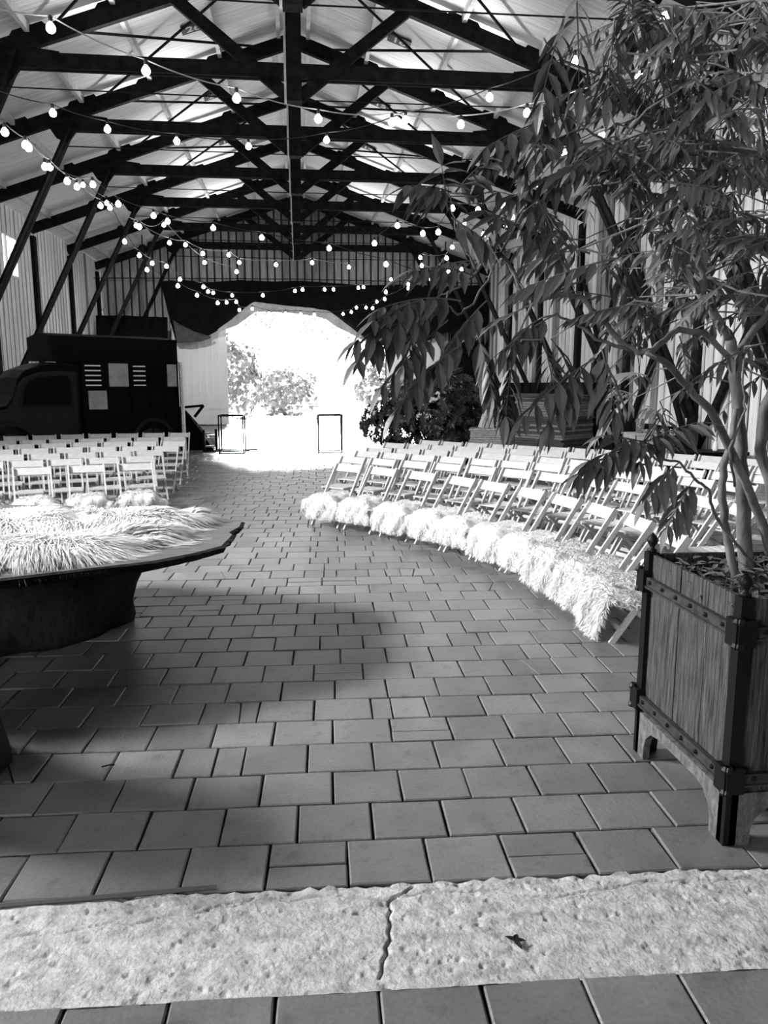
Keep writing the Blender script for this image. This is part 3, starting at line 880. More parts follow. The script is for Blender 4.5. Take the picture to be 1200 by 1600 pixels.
def throw(name, spine, hw, seed, nst, label, ln=.16, base=.05):
    """long haired hide lying on the table: hair combed away from the spine line"""
    rs = np.random.RandomState(seed); mb = MB()
    sp = [Vector(p) for p in spine]
    cum = [0]
    for a, b in zip(sp[:-1], sp[1:]): cum.append(cum[-1] + (b - a).length)
    LT = cum[-1]
    def at(s):
        for i in range(len(sp) - 1):
            if s <= cum[i + 1] or i == len(sp) - 2:
                t = (s - cum[i]) / (cum[i + 1] - cum[i]); d = (sp[i + 1] - sp[i]).normalized()
                return sp[i].lerp(sp[i + 1], t), d
    def width(s):
        t = s / LT
        return hw * (math.sin(math.pi * min(max(t, 0.0), 1)) ** .35) * (1 + .12 * math.sin(seed + 11 * t) + .1 * math.sin(seed * 3 + 23 * t)) + .01
    def pos(u, s):
        c, d = at(s); nrm = Vector((-d.y, d.x)); w = width(s)
        p = c + nrm * (u * w)
        lump = base * (1 - abs(u) ** 3) * (.75 + .3 * math.sin(seed + s * 7) * math.cos(u * 4) + .3 * math.sin(s * 15 + u * 5))
        return Vector((p.x, p.y, .805 + max(lump, .004))), Vector((d.x, d.y, 0)), Vector((nrm.x, nrm.y, 0))
    nu, ns = 17, 36; vs = []
    for j in range(ns):
        for i in range(nu):
            p, _, _ = pos(-1 + 2 * i / (nu - 1), LT * (.001 + .998 * j / (ns - 1))); vs.append(tuple(p))
    mb.add(vs, [(j * nu + i, j * nu + i + 1, (j + 1) * nu + i + 1, (j + 1) * nu + i) for j in range(ns - 1) for i in range(nu - 1)])
    nb = len(vs)
    mb.add([(p[0], p[1], .803) for p in vs], [(j * nu + i, (j + 1) * nu + i, (j + 1) * nu + i + 1, j * nu + i + 1) for j in range(ns - 1) for i in range(nu - 1)])
    P = []; N = []; D = []
    for _ in range(nst):
        u = rs.uniform(-1, 1); s = rs.uniform(0, LT)
        p, d, q = pos(u, s)
        P.append(tuple(p)); e = (s / LT - .5) * 2
        sw = math.sin(s * 7 + seed) * .5 + math.sin(p.x * 5 + p.y * 4) * .35
        dd = q * (u * 1.3 + sw * .5) + d * (e ** 3 * 1.6 + sw * .6 + rs.normal() * .2) + q * rs.normal() * .2
        if dd.length < .1: dd = d
        dd.normalize(); D.append(tuple(dd)); N.append((dd.x * .8 + rs.normal() * .12, dd.y * .8 + rs.normal() * .12, 1.0 if abs(u) < .9 else .6))
    L = ln * rs.uniform(.6, 1.25, nst)
    P = np.array(P); N = np.array(N); D = np.array(D)
    n0 = len(mb.v)
    tufts(mb, P, N, D, L, np.full(nst, .0038), rs, droop=.55, segs=4)
    # keep every strand above the slab
    for i in range(n0, len(mb.v)):
        x, y, z = mb.v[i]
        inside = z < .808 and not (y < 4.3 + max(0, (x + 2.6)) * .30)
        if inside: mb.v[i] = (x, y, .808 + (i % 5) * .001)
    o = mb.build(name, M['fur2'], smooth=True)
    tag(o, label, 'fur throw', 'long haired fur throws on the slab table')
    return o


throw('fur_throw', [(-3.7, 4.75), (-2.7, 4.80), (-1.9, 4.98), (-1.3, 5.35), (-1.05, 5.65)], .40, 3, 15000, 'near long haired white fur throw, hair combed over the front edge of the slab table', .20, .07)
throw('fur_throw', [(-3.8, 6.2), (-2.8, 6.15), (-2.0, 6.15), (-1.4, 6.1), (-.85, 6.1)], .42, 8, 15000, 'far long haired white fur throw pointing towards the right tip of the slab table', .19, .08)

# stump at the left edge
mb = MB(); vs = []; nn = 40; zz = [0, .03, .12, .25, .42, .6, 1.08, 1.12]; rad = [.40, .43, .415, .385, .36, .34, .33, .31]
for z, r_ in zip(zz, rad):
    for i in range(nn):
        a = 2 * math.pi * i / nn
        k = r_ * (1 + .03 * math.sin(4 * a + 2 * z) + .02 * math.sin(9 * a + 5 * z) + .012 * math.sin(17 * a))
        vs.append((k * math.cos(a), k * math.sin(a), z))
mb.add(vs, [(j * nn + i, j * nn + (i + 1) % nn, (j + 1) * nn + (i + 1) % nn, (j + 1) * nn + i) for j in range(len(zz) - 1) for i in range(nn)] + [tuple(reversed(range(nn))), tuple(range((len(zz) - 1) * nn, len(zz) * nn))])
o = mb.build('tree_stump', M['bark_dark'], smooth=True); o.location = (-1.91, 3.68, 0)
tag(o, 'dark round tree stump standing on the tiles, cut by the left edge of the photo', 'stump')

# ------------------------------------------------------------------ wooden planter
PXL, PYN, PS, PH = 1.72, 2.73, .86, 1.06
pl = empty('wooden_planter', (PXL + PS / 2, PYN + PS / 2, 0))
h = PS / 2


def side_frame(k):
    """one side of the box; local x along the side, y outwards, rotated by k quarter turns"""
    rot = Matrix.Rotation(k * math.pi / 2, 4, 'Z')
    def put(mb, name, m, parent=pl, **kw):
        mb.v = [tuple(rot @ Vector(p)) for p in mb.v]
        return mb.build(name, m, parent, **kw)
    y = -h
    m = MB(); x = -h + .045; ws = [.135, .055, .11, .14, .10, .13, .10]
    for i, w in enumerate(ws):
        x1 = min(x + w, h - .045)
        m.bx(x + .002, x1 - .002, y + .012 + R(0, .006), y + .035, .20, PH + R(-.004, .002)); x = x1
    p = put(m, 'panel', M['oak'])
    # skirt with feet cut in a curve
    sk = [(-h + .02, .0), (-h + .11, .0), (-h + .112, .07), (-h + .13, .12), (-h + .18, .165), (-h + .26, .18), (h - .26, .18), (h - .18, .165), (h - .13, .12), (h - .112, .07), (h - .11, .0), (h - .02, .0), (h - .02, .235), (-h + .02, .235)]
    m = MB(); m.prism(sk, y - .004, y + .03, f=lambda a, b, c: (a, c, b))
    # stable triangulation-friendly pieces
    put(m, 'skirt', M['oak2'])
    for z in (.30, .925):
        m = MB(); m.bx(-h + .0, h - .0, y - .014, y + .010, z - .024, z + .024); m.bx(-h + .0, h - .0, y - .022, y - .012, z - .030, z - .020)
        s_ = put(m, 'iron_strap', M['iron2'])
        for q in range(6):
            m = MB()
            xx = -h + .1 + q * (PS - .2) / 5
            m.lathe((xx, y - .016, z + .006), [(.010, -.008), (.012, 0), (.008, .008)], 6)
            put(m, 'bolt', M['iron'], s_)
        for sx in (-1, 1):
            m = MB(); m.bx(sx * (h - .055), sx * (h + .022), y - .03, y + .02, z - .055, z + .055)
            for zz_ in (-.05, .05): m.lathe((sx * (h + .012), y - .02, z + zz_), [(.018, -.012), (.022, 0), (.012, .014)], 8)
            put(m, 'corner_hinge', M['iron'])


for k in range(4): side_frame(k)
for sx in (-1, 1):
    for sy in (-1, 1):
        m = MB(); m.bx(sx * (h - .05), sx * (h + .004), sy * (h - .05), sy * (h + .004), 0, PH + .01)
        m.build('corner_post', M['iron'], pl)
        m = MB(); m.lathe((sx * (h - .023), sy * (h - .023), PH + .01), [(.024, 0), (.026, .012), (.012, .022), (.016, .035), (.027, .05), (.029, .062), (.020, .08), (.006, .094), (.002, .10)], 10)
        m.build('finial', M['iron'], pl, smooth=True)
m = MB(); m.bx(-h + .04, h - .04, -h + .04, h - .04, .9, .96); m.build('soil', M['soil'], pl)
tag(pl, 'square weathered oak planter box with black iron straps and curved feet at the right edge', 'planter')


# ------------------------------------------------------------------ leaves
def leaf_verts(base, d, nrm, L, Wd, fold=.25, curl=.15):
    """pointed leaflet: 2 x 5 grid folded at the midrib"""
    d = d.normalized(); s = d.cross(nrm).normalized(); n = s.cross(d).normalized()
    prof = [(0, .06), (.22, .75), (.45, 1.0), (.72, .62), (1.0, .02)]
    vs = []
    for t, w in prof:
        c = base + d * (L * t) - n * (curl * L * t * t)
        vs.append(c + s * (Wd * w / 2) + n * (fold * Wd * w / 2)); vs.append(c); vs.append(c - s * (Wd * w / 2) + n * (fold * Wd * w / 2))
    fs = []
    for i in range(4):
        a = i * 3
        fs += [(a, a + 1, a + 4, a + 3), (a + 1, a + 2, a + 5, a + 4)]
    return vs, fs


def spray(mb, a, b, npair, L, Wd, seed_r, hang=1.0):
    """compound leaf: midrib from a to b with drooping lance shaped leaflets on both sides"""
    a, b = Vector(a), Vector(b); d = (b - a); LT = d.length; d.normalize()
    side = d.cross(Vector((0, 0, 1)))
    if side.length < .2: side = d.cross(Vector((seed_r.uniform(-1, 1), 1, 0)))
    side.normalize()
    pts = []
    sag = seed_r.uniform(.04, .12) * LT
    for k in range(7):
        t = k / 6; p = a.lerp(b, t); p.z += sag * 4 * t * (1 - t) * .6
        pts.append(p)
    mb.tube(pts, [.0035, .003, .0028, .0025, .002, .0018, .001], 4, cap=False)
    for k in range(npair):
        t = .2 + .8 * k / (npair - 1)
        i = min(int(t * 6), 5); p = pts[i].lerp(pts[i + 1], t * 6 - i)
        sc = (1 - abs(t - .5) * .7) * seed_r.uniform(.88, 1.12)
        for s in (-1, 1):
            dd = d * .45 + side * s * seed_r.uniform(.45, .9) + Vector((0, 0, -1)) * hang * seed_r.uniform(.35, 1.0)
            nrm = Vector((0, 0, 1)) * .8 + side * s * .5 + Vector((seed_r.uniform(-.3, .3), seed_r.uniform(-.6, .1), 0))
            v, f = leaf_verts(p, dd, nrm, L * sc, Wd * sc, curl=seed_r.uniform(.05, .3)); mb.add(v, f)
    v, f = leaf_verts(pts[-1], d + Vector((0, 0, -.4)), Vector((0, 0, 1)), L * .8, Wd * .8); mb.add(v, f)


BRANCHES = [('trunk', [(2.101, 3.3, 0.909, 0.036), (2.062, 3.3, 1.189, 0.034), (2.032, 3.3, 1.432, 0.032), (2.003, 3.3, 1.669, 0.03), (1.963, 3.3, 1.9, 0.028), (1.948, 3.3, 2.014, 0.026), (1.917, 3.3, 2.098, 0.024)]), ('branch', [(1.917, 3.3, 2.098, 0.022), (1.805, 3.25, 2.203, 0.02), (1.74, 3.25, 2.284, 0.019), (1.722, 3.2, 2.357, 0.017), (1.672, 3.2, 2.461, 0.015), (1.682, 3.2, 2.59, 0.013), (1.628, 3.15, 2.704, 0.011), (1.618, 3.1, 2.837, 0.009), (1.541, 3.05, 2.985, 0.007), (1.459, 3.0, 3.123, 0.004)]), ('branch', [(1.948, 3.3, 2.014, 0.02), (2.082, 3.4, 2.133, 0.018), (2.153, 3.4, 2.22, 0.018), (2.26, 3.4, 2.42, 0.015), (2.205, 3.4, 2.67, 0.012), (2.032, 3.3, 2.856, 0.01), (1.892, 3.2, 3.073, 0.008), (1.735, 3.1, 3.244, 0.005)]), ('trunk', [(1.976, 3.2, 1.001, 0.02), (1.925, 3.2, 1.183, 0.019), (1.849, 3.15, 1.397, 0.018), (1.843, 3.15, 1.54, 0.017), (1.873, 3.15, 1.652, 0.015), (1.913, 3.2, 1.789, 0.012)]), ('trunk', [(2.309, 3.45, 0.827, 0.03), (2.326, 3.45, 1.089, 0.03), (2.241, 3.4, 1.416, 0.028), (2.169, 3.4, 1.6, 0.026), (2.176, 3.4, 1.781, 0.026), (2.229, 3.4, 1.9, 0.025), (2.356, 3.4, 2.077, 0.02), (2.42, 3.4, 2.395, 0.015)]), ('branch', [(2.246, 3.3, 0.999, 0.022), (2.129, 3.25, 1.228, 0.021), (2.01, 3.2, 1.416, 0.02), (1.866, 3.15, 1.624, 0.019), (1.737, 3.1, 1.792, 0.018), (1.646, 3.1, 1.873, 0.016), (1.504, 3.0, 1.964, 0.014), (1.369, 2.95, 2.025, 0.012)]), ('branch', [(1.912, 3.28, 2.013, 0.014), (1.74, 3.2, 2.118, 0.013), (1.597, 3.15, 2.127, 0.013), (1.419, 3.0, 2.032, 0.013), (1.352, 3.0, 2.022, 0.012), (1.283, 3.0, 2.064, 0.012), (1.178, 2.95, 2.147, 0.011), (1.097, 2.95, 2.231, 0.01), (1.002, 2.9, 2.241, 0.009), (0.891, 2.9, 2.206, 0.008), (0.827, 2.9, 2.257, 0.007), (0.796, 2.9, 2.326, 0.007), (0.742, 2.85, 2.373, 0.007), (0.701, 2.85, 2.363, 0.006), (0.643, 2.8, 2.299, 0.005), (0.574, 2.8, 2.242, 0.004), (0.515, 2.8, 2.219, 0.003), (0.434, 2.8, 2.151, 0.002)]), ('twig', [(1.338, 3.0, 2.027, 0.008), (1.156, 2.95, 2.073, 0.007), (1.089, 2.95, 2.122, 0.006), (0.98, 2.9, 2.165, 0.004), (0.906, 2.9, 2.14, 0.003)]), ('twig', [(0.891, 2.9, 2.206, 0.006), (0.844, 2.9, 2.116, 0.004), (0.796, 2.85, 1.995, 0.003)]), ('twig', [(0.952, 2.9, 2.24, 0.006), (1.063, 2.9, 2.284, 0.004), (1.058, 2.9, 2.4, 0.003), (0.992, 2.9, 2.491, 0.002)]), ('branch', [(2.062, 3.2, 1.09, 0.008), (1.9, 3.1, 1.204, 0.007), (1.728, 3.0, 1.367, 0.007), (1.672, 2.95, 1.47, 0.006), (1.578, 2.9, 1.523, 0.006), (1.511, 2.9, 1.591, 0.005), (1.4, 2.85, 1.602, 0.005), (1.331, 2.85, 1.653, 0.004), (1.242, 2.8, 1.683, 0.003)]), ('twig', [(1.934, 3.2, 1.447, 0.006), (1.837, 3.1, 1.628, 0.006), (1.896, 3.1, 1.792, 0.005), (1.873, 3.1, 1.9, 0.004)]), ('branch', [(1.74, 3.25, 2.284, 0.013), (1.577, 3.15, 2.425, 0.011), (1.488, 3.1, 2.565, 0.01), (1.327, 3.0, 2.683, 0.008), (1.177, 2.9, 2.766, 0.006), (1.027, 2.8, 2.797, 0.004), (0.943, 2.8, 2.837, 0.003)]), ('branch', [(1.682, 3.2, 2.59, 0.011), (1.501, 3.1, 2.786, 0.009), (1.313, 3.0, 2.914, 0.007), (1.14, 2.9, 3.007, 0.005), (0.936, 2.8, 3.014, 0.004), (0.849, 2.75, 3.061, 0.003)]), ('branch', [(1.985, 3.3, 2.723, 0.01), (1.791, 3.2, 2.946, 0.008), (1.641, 3.1, 3.076, 0.006), (1.424, 3.0, 3.189, 0.005), (1.224, 2.9, 3.245, 0.004), (0.972, 2.8, 3.249, 0.003)]), ('branch', [(2.205, 3.4, 2.67, 0.01), (2.403, 3.5, 2.949, 0.008), (2.248, 3.4, 3.182, 0.007), (2.018, 3.3, 3.338, 0.005), (1.861, 3.2, 3.433, 0.004)]), ('twig', [(0.643, 2.8, 2.299, 0.004), (0.583, 2.8, 2.397, 0.003), (0.536, 2.75, 2.494, 0.003), (0.524, 2.75, 2.578, 0.002)]), ('twig', [(0.539, 2.8, 2.23, 0.004), (0.507, 2.75, 2.125, 0.003), (0.431, 2.7, 1.989, 0.002)]), ('twig', [(0.742, 2.85, 2.368, 0.005), (0.634, 2.8, 2.186, 0.004), (0.575, 2.8, 2.148, 0.004), (0.516, 2.8, 2.196, 0.003)])]
LEAF_SPRAYS = [((0.506, 2.75, 2.191), (0.252, 2.6, 2.111)), ((0.507, 2.75, 2.147), (0.198, 2.6, 2.048)), ((0.576, 2.75, 2.192), (0.295, 2.7, 2.162)), ((0.53, 2.75, 2.125), (0.284, 2.6, 1.9)), ((0.568, 2.7, 2.034), (0.328, 2.6, 1.814)), ((0.681, 2.8, 2.198), (0.5, 2.7, 1.989)), ((0.796, 2.85, 1.995), (0.75, 2.75, 1.784)), ((0.648, 2.8, 2.085), (0.7, 2.75, 1.854)), ((0.963, 2.85, 2.16), (0.709, 2.8, 1.993)), ((0.89, 2.85, 2.136), (0.781, 2.8, 2.039)), ((1.022, 2.6, 1.988), (0.747, 2.5, 1.794)), ((1.043, 2.6, 2.02), (1.058, 2.5, 1.815)), ((1.01, 2.6, 1.988), (0.836, 2.5, 1.773)), ((0.525, 2.75, 2.494), (0.492, 2.7, 2.627)), ((0.536, 2.75, 2.557), (0.383, 2.7, 2.562)), ((0.537, 2.75, 2.473), (0.652, 2.7, 2.381)), ((0.541, 2.7, 2.546), (0.646, 2.7, 2.652)), ((1.331, 2.85, 1.653), (1.094, 2.8, 1.611)), ((1.317, 2.85, 1.666), (1.058, 2.8, 1.562)), ((1.397, 2.85, 1.653), (1.165, 2.8, 1.708)), ((1.485, 2.85, 1.596), (1.333, 2.8, 1.458)), ((1.578, 2.9, 1.523), (1.456, 2.85, 1.345)), ((1.438, 2.9, 1.8), (1.298, 2.8, 1.608)), ((1.343, 2.85, 1.678), (1.521, 2.8, 1.754)), ((0.943, 2.8, 2.837), (0.645, 2.7, 2.693)), ((0.915, 2.8, 2.961), (0.781, 2.7, 2.635)), ((0.931, 2.8, 3.146), (0.83, 2.7, 2.841)), ((0.972, 2.8, 3.249), (0.962, 2.7, 2.886)), ((1.115, 2.8, 3.155), (1.065, 2.7, 2.87)), ((0.859, 2.75, 2.797), (0.646, 2.7, 2.631)), ((1.027, 2.8, 2.797), (0.802, 2.7, 2.677)), ((1.089, 2.8, 2.735), (0.823, 2.75, 2.501)), ((0.945, 2.9, 2.421), (0.674, 2.8, 2.508)), ((1.059, 2.9, 2.377), (0.901, 2.85, 2.524)), ((0.992, 2.9, 2.491), (0.719, 2.8, 2.574)), ((0.632, 2.8, 2.287), (0.406, 2.7, 2.292)), ((0.434, 2.8, 2.151), (0.202, 2.65, 1.986)), ((0.43, 2.7, 2.12), (0.35, 2.6, 1.964))]
LEAF_FILL = [(1.43, 3.15, 3.37), (1.38, 3.16, 3.4), (2.25, 3.67, 3.12), (1.37, 2.99, 3.04), (1.28, 2.9, 3.25), (2.29, 3.73, 3.11), (1.75, 3.03, 3.28), (2.08, 3.8, 3.2), (2.04, 3.45, 3.54), (1.57, 2.85, 3.01), (1.97, 3.91, 3.75), (1.8, 3.02, 3.06), (2.32, 3.84, 3.35), (1.88, 3.18, 3.15), (1.51, 2.83, 3.04), (1.27, 2.66, 2.76), (1.26, 2.99, 2.98), (1.61, 3.08, 3.12), (1.96, 3.18, 3.35), (1.36, 2.99, 2.98), (1.49, 3.05, 2.93), (1.47, 2.74, 2.74), (1.54, 3.67, 3.52), (1.64, 3.06, 3.26), (1.19, 2.66, 2.95), (2.22, 3.94, 3.12), (1.51, 2.63, 2.68), (1.76, 3.69, 2.98), (1.74, 3.47, 2.93), (1.67, 2.87, 3.15), (1.56, 3.13, 3.35), (1.6, 2.61, 3.02), (1.54, 3.7, 3.57), (1.32, 2.74, 3.08), (1.79, 2.89, 3.09), (1.18, 2.84, 3.25), (1.46, 2.66, 3.13), (2.04, 4.0, 3.66), (1.61, 3.68, 3.3), (1.65, 3.27, 2.84), (1.22, 2.65, 2.98), (1.9, 3.85, 3.59), (1.55, 2.64, 2.94), (1.33, 2.89, 3.17), (1.3, 2.8, 2.77), (1.44, 3.39, 2.91), (2.39, 3.86, 3.5), (2.02, 3.64, 3.11), (1.47, 2.9, 3.27), (2.35, 3.89, 3.11), (1.8, 3.72, 3.23), (1.84, 3.34, 2.99), (1.64, 2.98, 2.95), (1.66, 2.7, 2.71), (2.21, 3.54, 2.95), (1.18, 2.78, 2.75), (1.67, 2.68, 2.87), (1.52, 3.4, 3.12), (1.67, 2.91, 2.78), (1.09, 2.62, 2.68), (2.2, 3.73, 3.66), (1.97, 3.37, 2.96), (2.1, 3.54, 3.51), (1.79, 3.68, 3.04), (1.34, 2.64, 2.91), (1.37, 3.28, 3.11), (1.67, 2.79, 2.94), (1.63, 3.33, 3.01), (1.56, 3.76, 3.09), (1.34, 3.13, 3.08), (1.68, 2.93, 3.16), (1.42, 2.73, 2.7), (1.67, 3.84, 3.29), (1.97, 3.8, 3.43), (2.18, 3.83, 3.74), (1.69, 3.77, 3.51), (1.43, 2.83, 2.83), (1.66, 2.81, 3.19), (1.72, 3.36, 3.32), (1.58, 2.61, 2.81), (1.56, 3.28, 3.15), (1.52, 2.71, 2.97), (1.44, 3.1, 2.88), (2.02, 3.48, 2.91), (1.69, 3.04, 3.02), (2.4, 3.88, 2.77), (1.79, 3.7, 2.39), (1.54, 2.8, 2.54), (2.06, 3.53, 2.77), (1.22, 2.8, 2.75), (2.28, 3.86, 3.02), (1.53, 3.09, 2.51), (1.72, 3.16, 2.87), (2.18, 3.52, 2.92), (1.27, 2.63, 2.58), (1.58, 3.76, 2.32), (2.36, 3.93, 2.48), (1.47, 3.29, 2.54), (2.01, 3.66, 2.33), (2.2, 3.51, 2.97), (1.97, 3.47, 2.46), (2.33, 3.9, 2.92), (1.94, 3.86, 2.64), (1.66, 2.92, 2.66), (1.94, 4.0, 2.64), (1.94, 3.16, 2.66), (1.88, 3.18, 2.74), (1.38, 3.36, 2.85), (1.77, 3.11, 2.49), (1.78, 2.82, 2.44), (1.72, 3.98, 2.32), (1.89, 3.04, 2.49), (1.25, 2.91, 2.68), (2.33, 3.69, 2.37), (1.33, 3.02, 2.72), (2.3, 3.71, 2.99), (2.23, 3.94, 2.71), (1.33, 2.82, 2.49), (1.3, 3.04, 2.86), (1.72, 3.99, 3.13), (1.72, 3.58, 2.35), (2.28, 3.93, 2.61), (2.08, 3.38, 2.47), (1.93, 3.37, 2.46), (1.96, 3.78, 3.0), (1.46, 2.84, 2.78), (1.91, 3.15, 2.76), (1.75, 3.06, 2.31), (1.31, 2.64, 2.51), (2.37, 3.94, 3.18), (1.67, 3.79, 3.0), (2.0, 3.37, 2.84), (1.49, 2.86, 2.38), (2.19, 3.59, 2.27), (1.97, 3.13, 2.27), (2.09, 3.42, 2.38), (1.69, 3.88, 2.63), (1.86, 3.86, 2.6), (1.88, 3.48, 3.01), (1.67, 3.53, 2.37), (1.69, 3.48, 2.33), (1.89, 3.85, 2.44), (2.19, 3.52, 2.36), (1.91, 3.34, 2.54), (1.72, 2.71, 2.58), (1.93, 3.36, 2.63), (1.56, 2.88, 2.68), (1.66, 3.87, 2.48), (2.23, 3.97, 3.1), (1.56, 2.6, 2.46), (2.1, 3.47, 2.56), (1.1, 2.65, 2.33), (1.59, 3.1, 2.81), (2.32, 3.74, 2.5), (1.64, 3.45, 2.72), (0.99, 3.57, 2.79), (1.1, 2.9, 2.4), (1.22, 3.3, 2.51), (0.86, 2.62, 2.66), (1.14, 2.88, 2.36), (1.21, 3.23, 2.71), (1.24, 3.22, 2.76), (0.81, 2.63, 2.51), (1.08, 3.51, 2.85), (1.35, 2.89, 1.93), (1.87, 2.89, 2.23), (1.69, 3.47, 1.82), (1.84, 2.91, 2.06), (1.93, 3.79, 2.14), (1.71, 3.64, 2.26), (1.44, 3.1, 1.81), (2.08, 3.71, 2.0), (1.36, 2.98, 1.88), (2.09, 3.57, 2.4), (1.34, 2.83, 2.2), (1.91, 3.78, 2.22), (2.15, 3.79, 2.2), (1.77, 3.76, 2.29), (2.45, 3.78, 1.99), (1.59, 3.5, 1.84), (0.89, 2.77, 2.06), (0.76, 3.04, 2.38), (0.89, 2.95, 2.2), (1.07, 3.23, 2.09)]


rt = random.Random(21)
tree = empty('potted_tree', (2.0, 3.3, .96))
off = Vector((2.0, 3.3, .96))
def jag(pts):
    out = []; rr = []
    for i in range(len(pts) - 1):
        a, b = Vector(pts[i][:3]) - off, Vector(pts[i + 1][:3]) - off
        for k in range(4):
            t = k / 4; j = Vector((rt.uniform(-1, 1), rt.uniform(-1, 1), rt.uniform(-1, 1))) * .006 * (k > 0)
            out.append(a.lerp(b, t) + j); rr.append(pts[i][3] * (1 - t) + pts[i + 1][3] * t)
    out.append(Vector(pts[-1][:3]) - off); rr.append(pts[-1][3])
    return out, rr
for kind, pts in BRANCHES:
    p, rr = jag(pts)
    MB().tube(p, rr, 9 if kind == 'trunk' else 7).build(kind, M['bark'], tree, smooth=True)
mb = MB()
for a, b in LEAF_SPRAYS:
    spray(mb, Vector(a) - off, Vector(b) - off, 6, .15, .046, rt, .9)
for p in LEAF_FILL:
    a = Vector(p) - off
    ang = rt.uniform(0, 2 * math.pi); ln = rt.uniform(.28, .5)
    b = a + Vector((math.cos(ang) * ln * .8 - .08, math.sin(ang) * ln * .6, rt.uniform(-.6, .1) * ln))
    spray(mb, a, b, rt.randint(6, 9), rt.uniform(.09, .13), rt.uniform(.026, .036), rt, rt.uniform(.4, 1.1))
mb.build('foliage', M['leaf'], tree)
# fine twigs carrying the filled crown
tw = MB()
nodes = [Vector(q[:3]) for _, pts in BRANCHES for q in pts[2:]]
for p in LEAF_FILL:
    p = Vector(p); nb = min(nodes, key=lambda q: (q - p).length)
    mid = p.lerp(nb, .5) + Vector((rt.uniform(-.05, .05), rt.uniform(-.05, .05), rt.uniform(-.02, .08)))
    tw.tube([nb - off, mid - off, p - off], [.005, .004, .002], 5, cap=False)
tw.build('twig', M['bark'], tree, kind='stuff')
tag(tree, 'tall thin multi stemmed tree with long feathery drooping leaves growing out of the oak planter', 'tree')

mb = MB(); rg_ = random.Random(5)
for _ in range(420):
    x, y = rg_.uniform(PXL + .05, PXL + PS - .05), rg_.uniform(PYN + .05, PYN + PS - .05)
    z = .965 + rg_.uniform(0, .10)
    a = rg_.uniform(0, 6.28)
    v, f = leaf_verts(Vector((x, y, z)), Vector((math.cos(a), math.sin(a), rg_.uniform(-.1, .7))), Vector((0, 0, 1)), rg_.uniform(.05, .085), rg_.uniform(.022, .04)); mb.add(v, f)
for _ in range(70):
    x, y = rg_.uniform(PXL + .08, PXL + PS - .08), rg_.uniform(PYN + .08, PYN + PS - .08)
    mb.tube([(x, y, .955), (x + rg_.uniform(-.03, .03), y + rg_.uniform(-.03, .03), 1.05)], .0025, 4)
o = mb.build('groundcover_plant', M['leaf'])
tag(o, 'low leafy ground cover filling the top of the oak planter', 'plant', kind='stuff')


# ------------------------------------------------------------------ rhododendron bush
def bush(name, c, rad, nros, m, mstem, label, cat, seed, L=.12, Wd=.045, group=None, flat=0.0, per=8, core=True):
    rb = random.Random(seed)
    e = empty(name, (c[0], c[1], 0))
    mb = MB()
    for _ in range(nros):
        while True:
            v = Vector((rb.uniform(-1, 1), rb.uniform(-1, 1), rb.uniform(-1, 1)))
            if .35 < v.length < 1: break
        if rb.random() < .6: v = v.normalized() * rb.uniform(.8, 1.05)
        k = 1 + .18 * math.sin(v.x * 7 + seed) * math.cos(v.z * 6 + seed)
        p = Vector((v.x * rad[0] * k, v.y * rad[1] * k, max(.06, c[2] + v.z * rad[2] * k)))
        ax = (v + Vector((rb.uniform(-.5, .5), rb.uniform(-.5, .5), rb.uniform(-.2, .6)))).normalized()
        s = ax.orthogonal().normalized(); t = ax.cross(s)
        a0 = rb.uniform(0, 6)
        for q in range(per):
            a = a0 + q * 6.283 / per
            d = (s * math.cos(a) + t * math.sin(a)) + ax * rb.uniform(0, .7)
            vv, f = leaf_verts(p, d, ax, L * rb.uniform(.8, 1.15), Wd, .15, .1); mb.add(vv, f)
    mb.build('foliage', m, e)
    ms = MB()
    for _ in range(9):
        a = rb.uniform(0, 6.28)
        ms.tube([(.1 * math.cos(a), .1 * math.sin(a), 0), (rad[0] * .4 * math.cos(a), rad[1] * .4 * math.sin(a), c[2] * .8), (rad[0] * .7 * math.cos(a), rad[1] * .7 * math.sin(a), c[2] + rad[2] * .4)], [.03, .02, .008], 6)
    ms.build('stem', mstem, e)
    tag(e, label, cat, group)
    return e


bush('rhododendron_bush', (3.35, 18.2, 1.05), (1.85, 1.0, 1.15), 1500, M['leaf_dark'], M['bark_dark'], 'large dark rhododendron bush behind the right block of chairs beside the doorway', 'bush', 4, .13, .05)
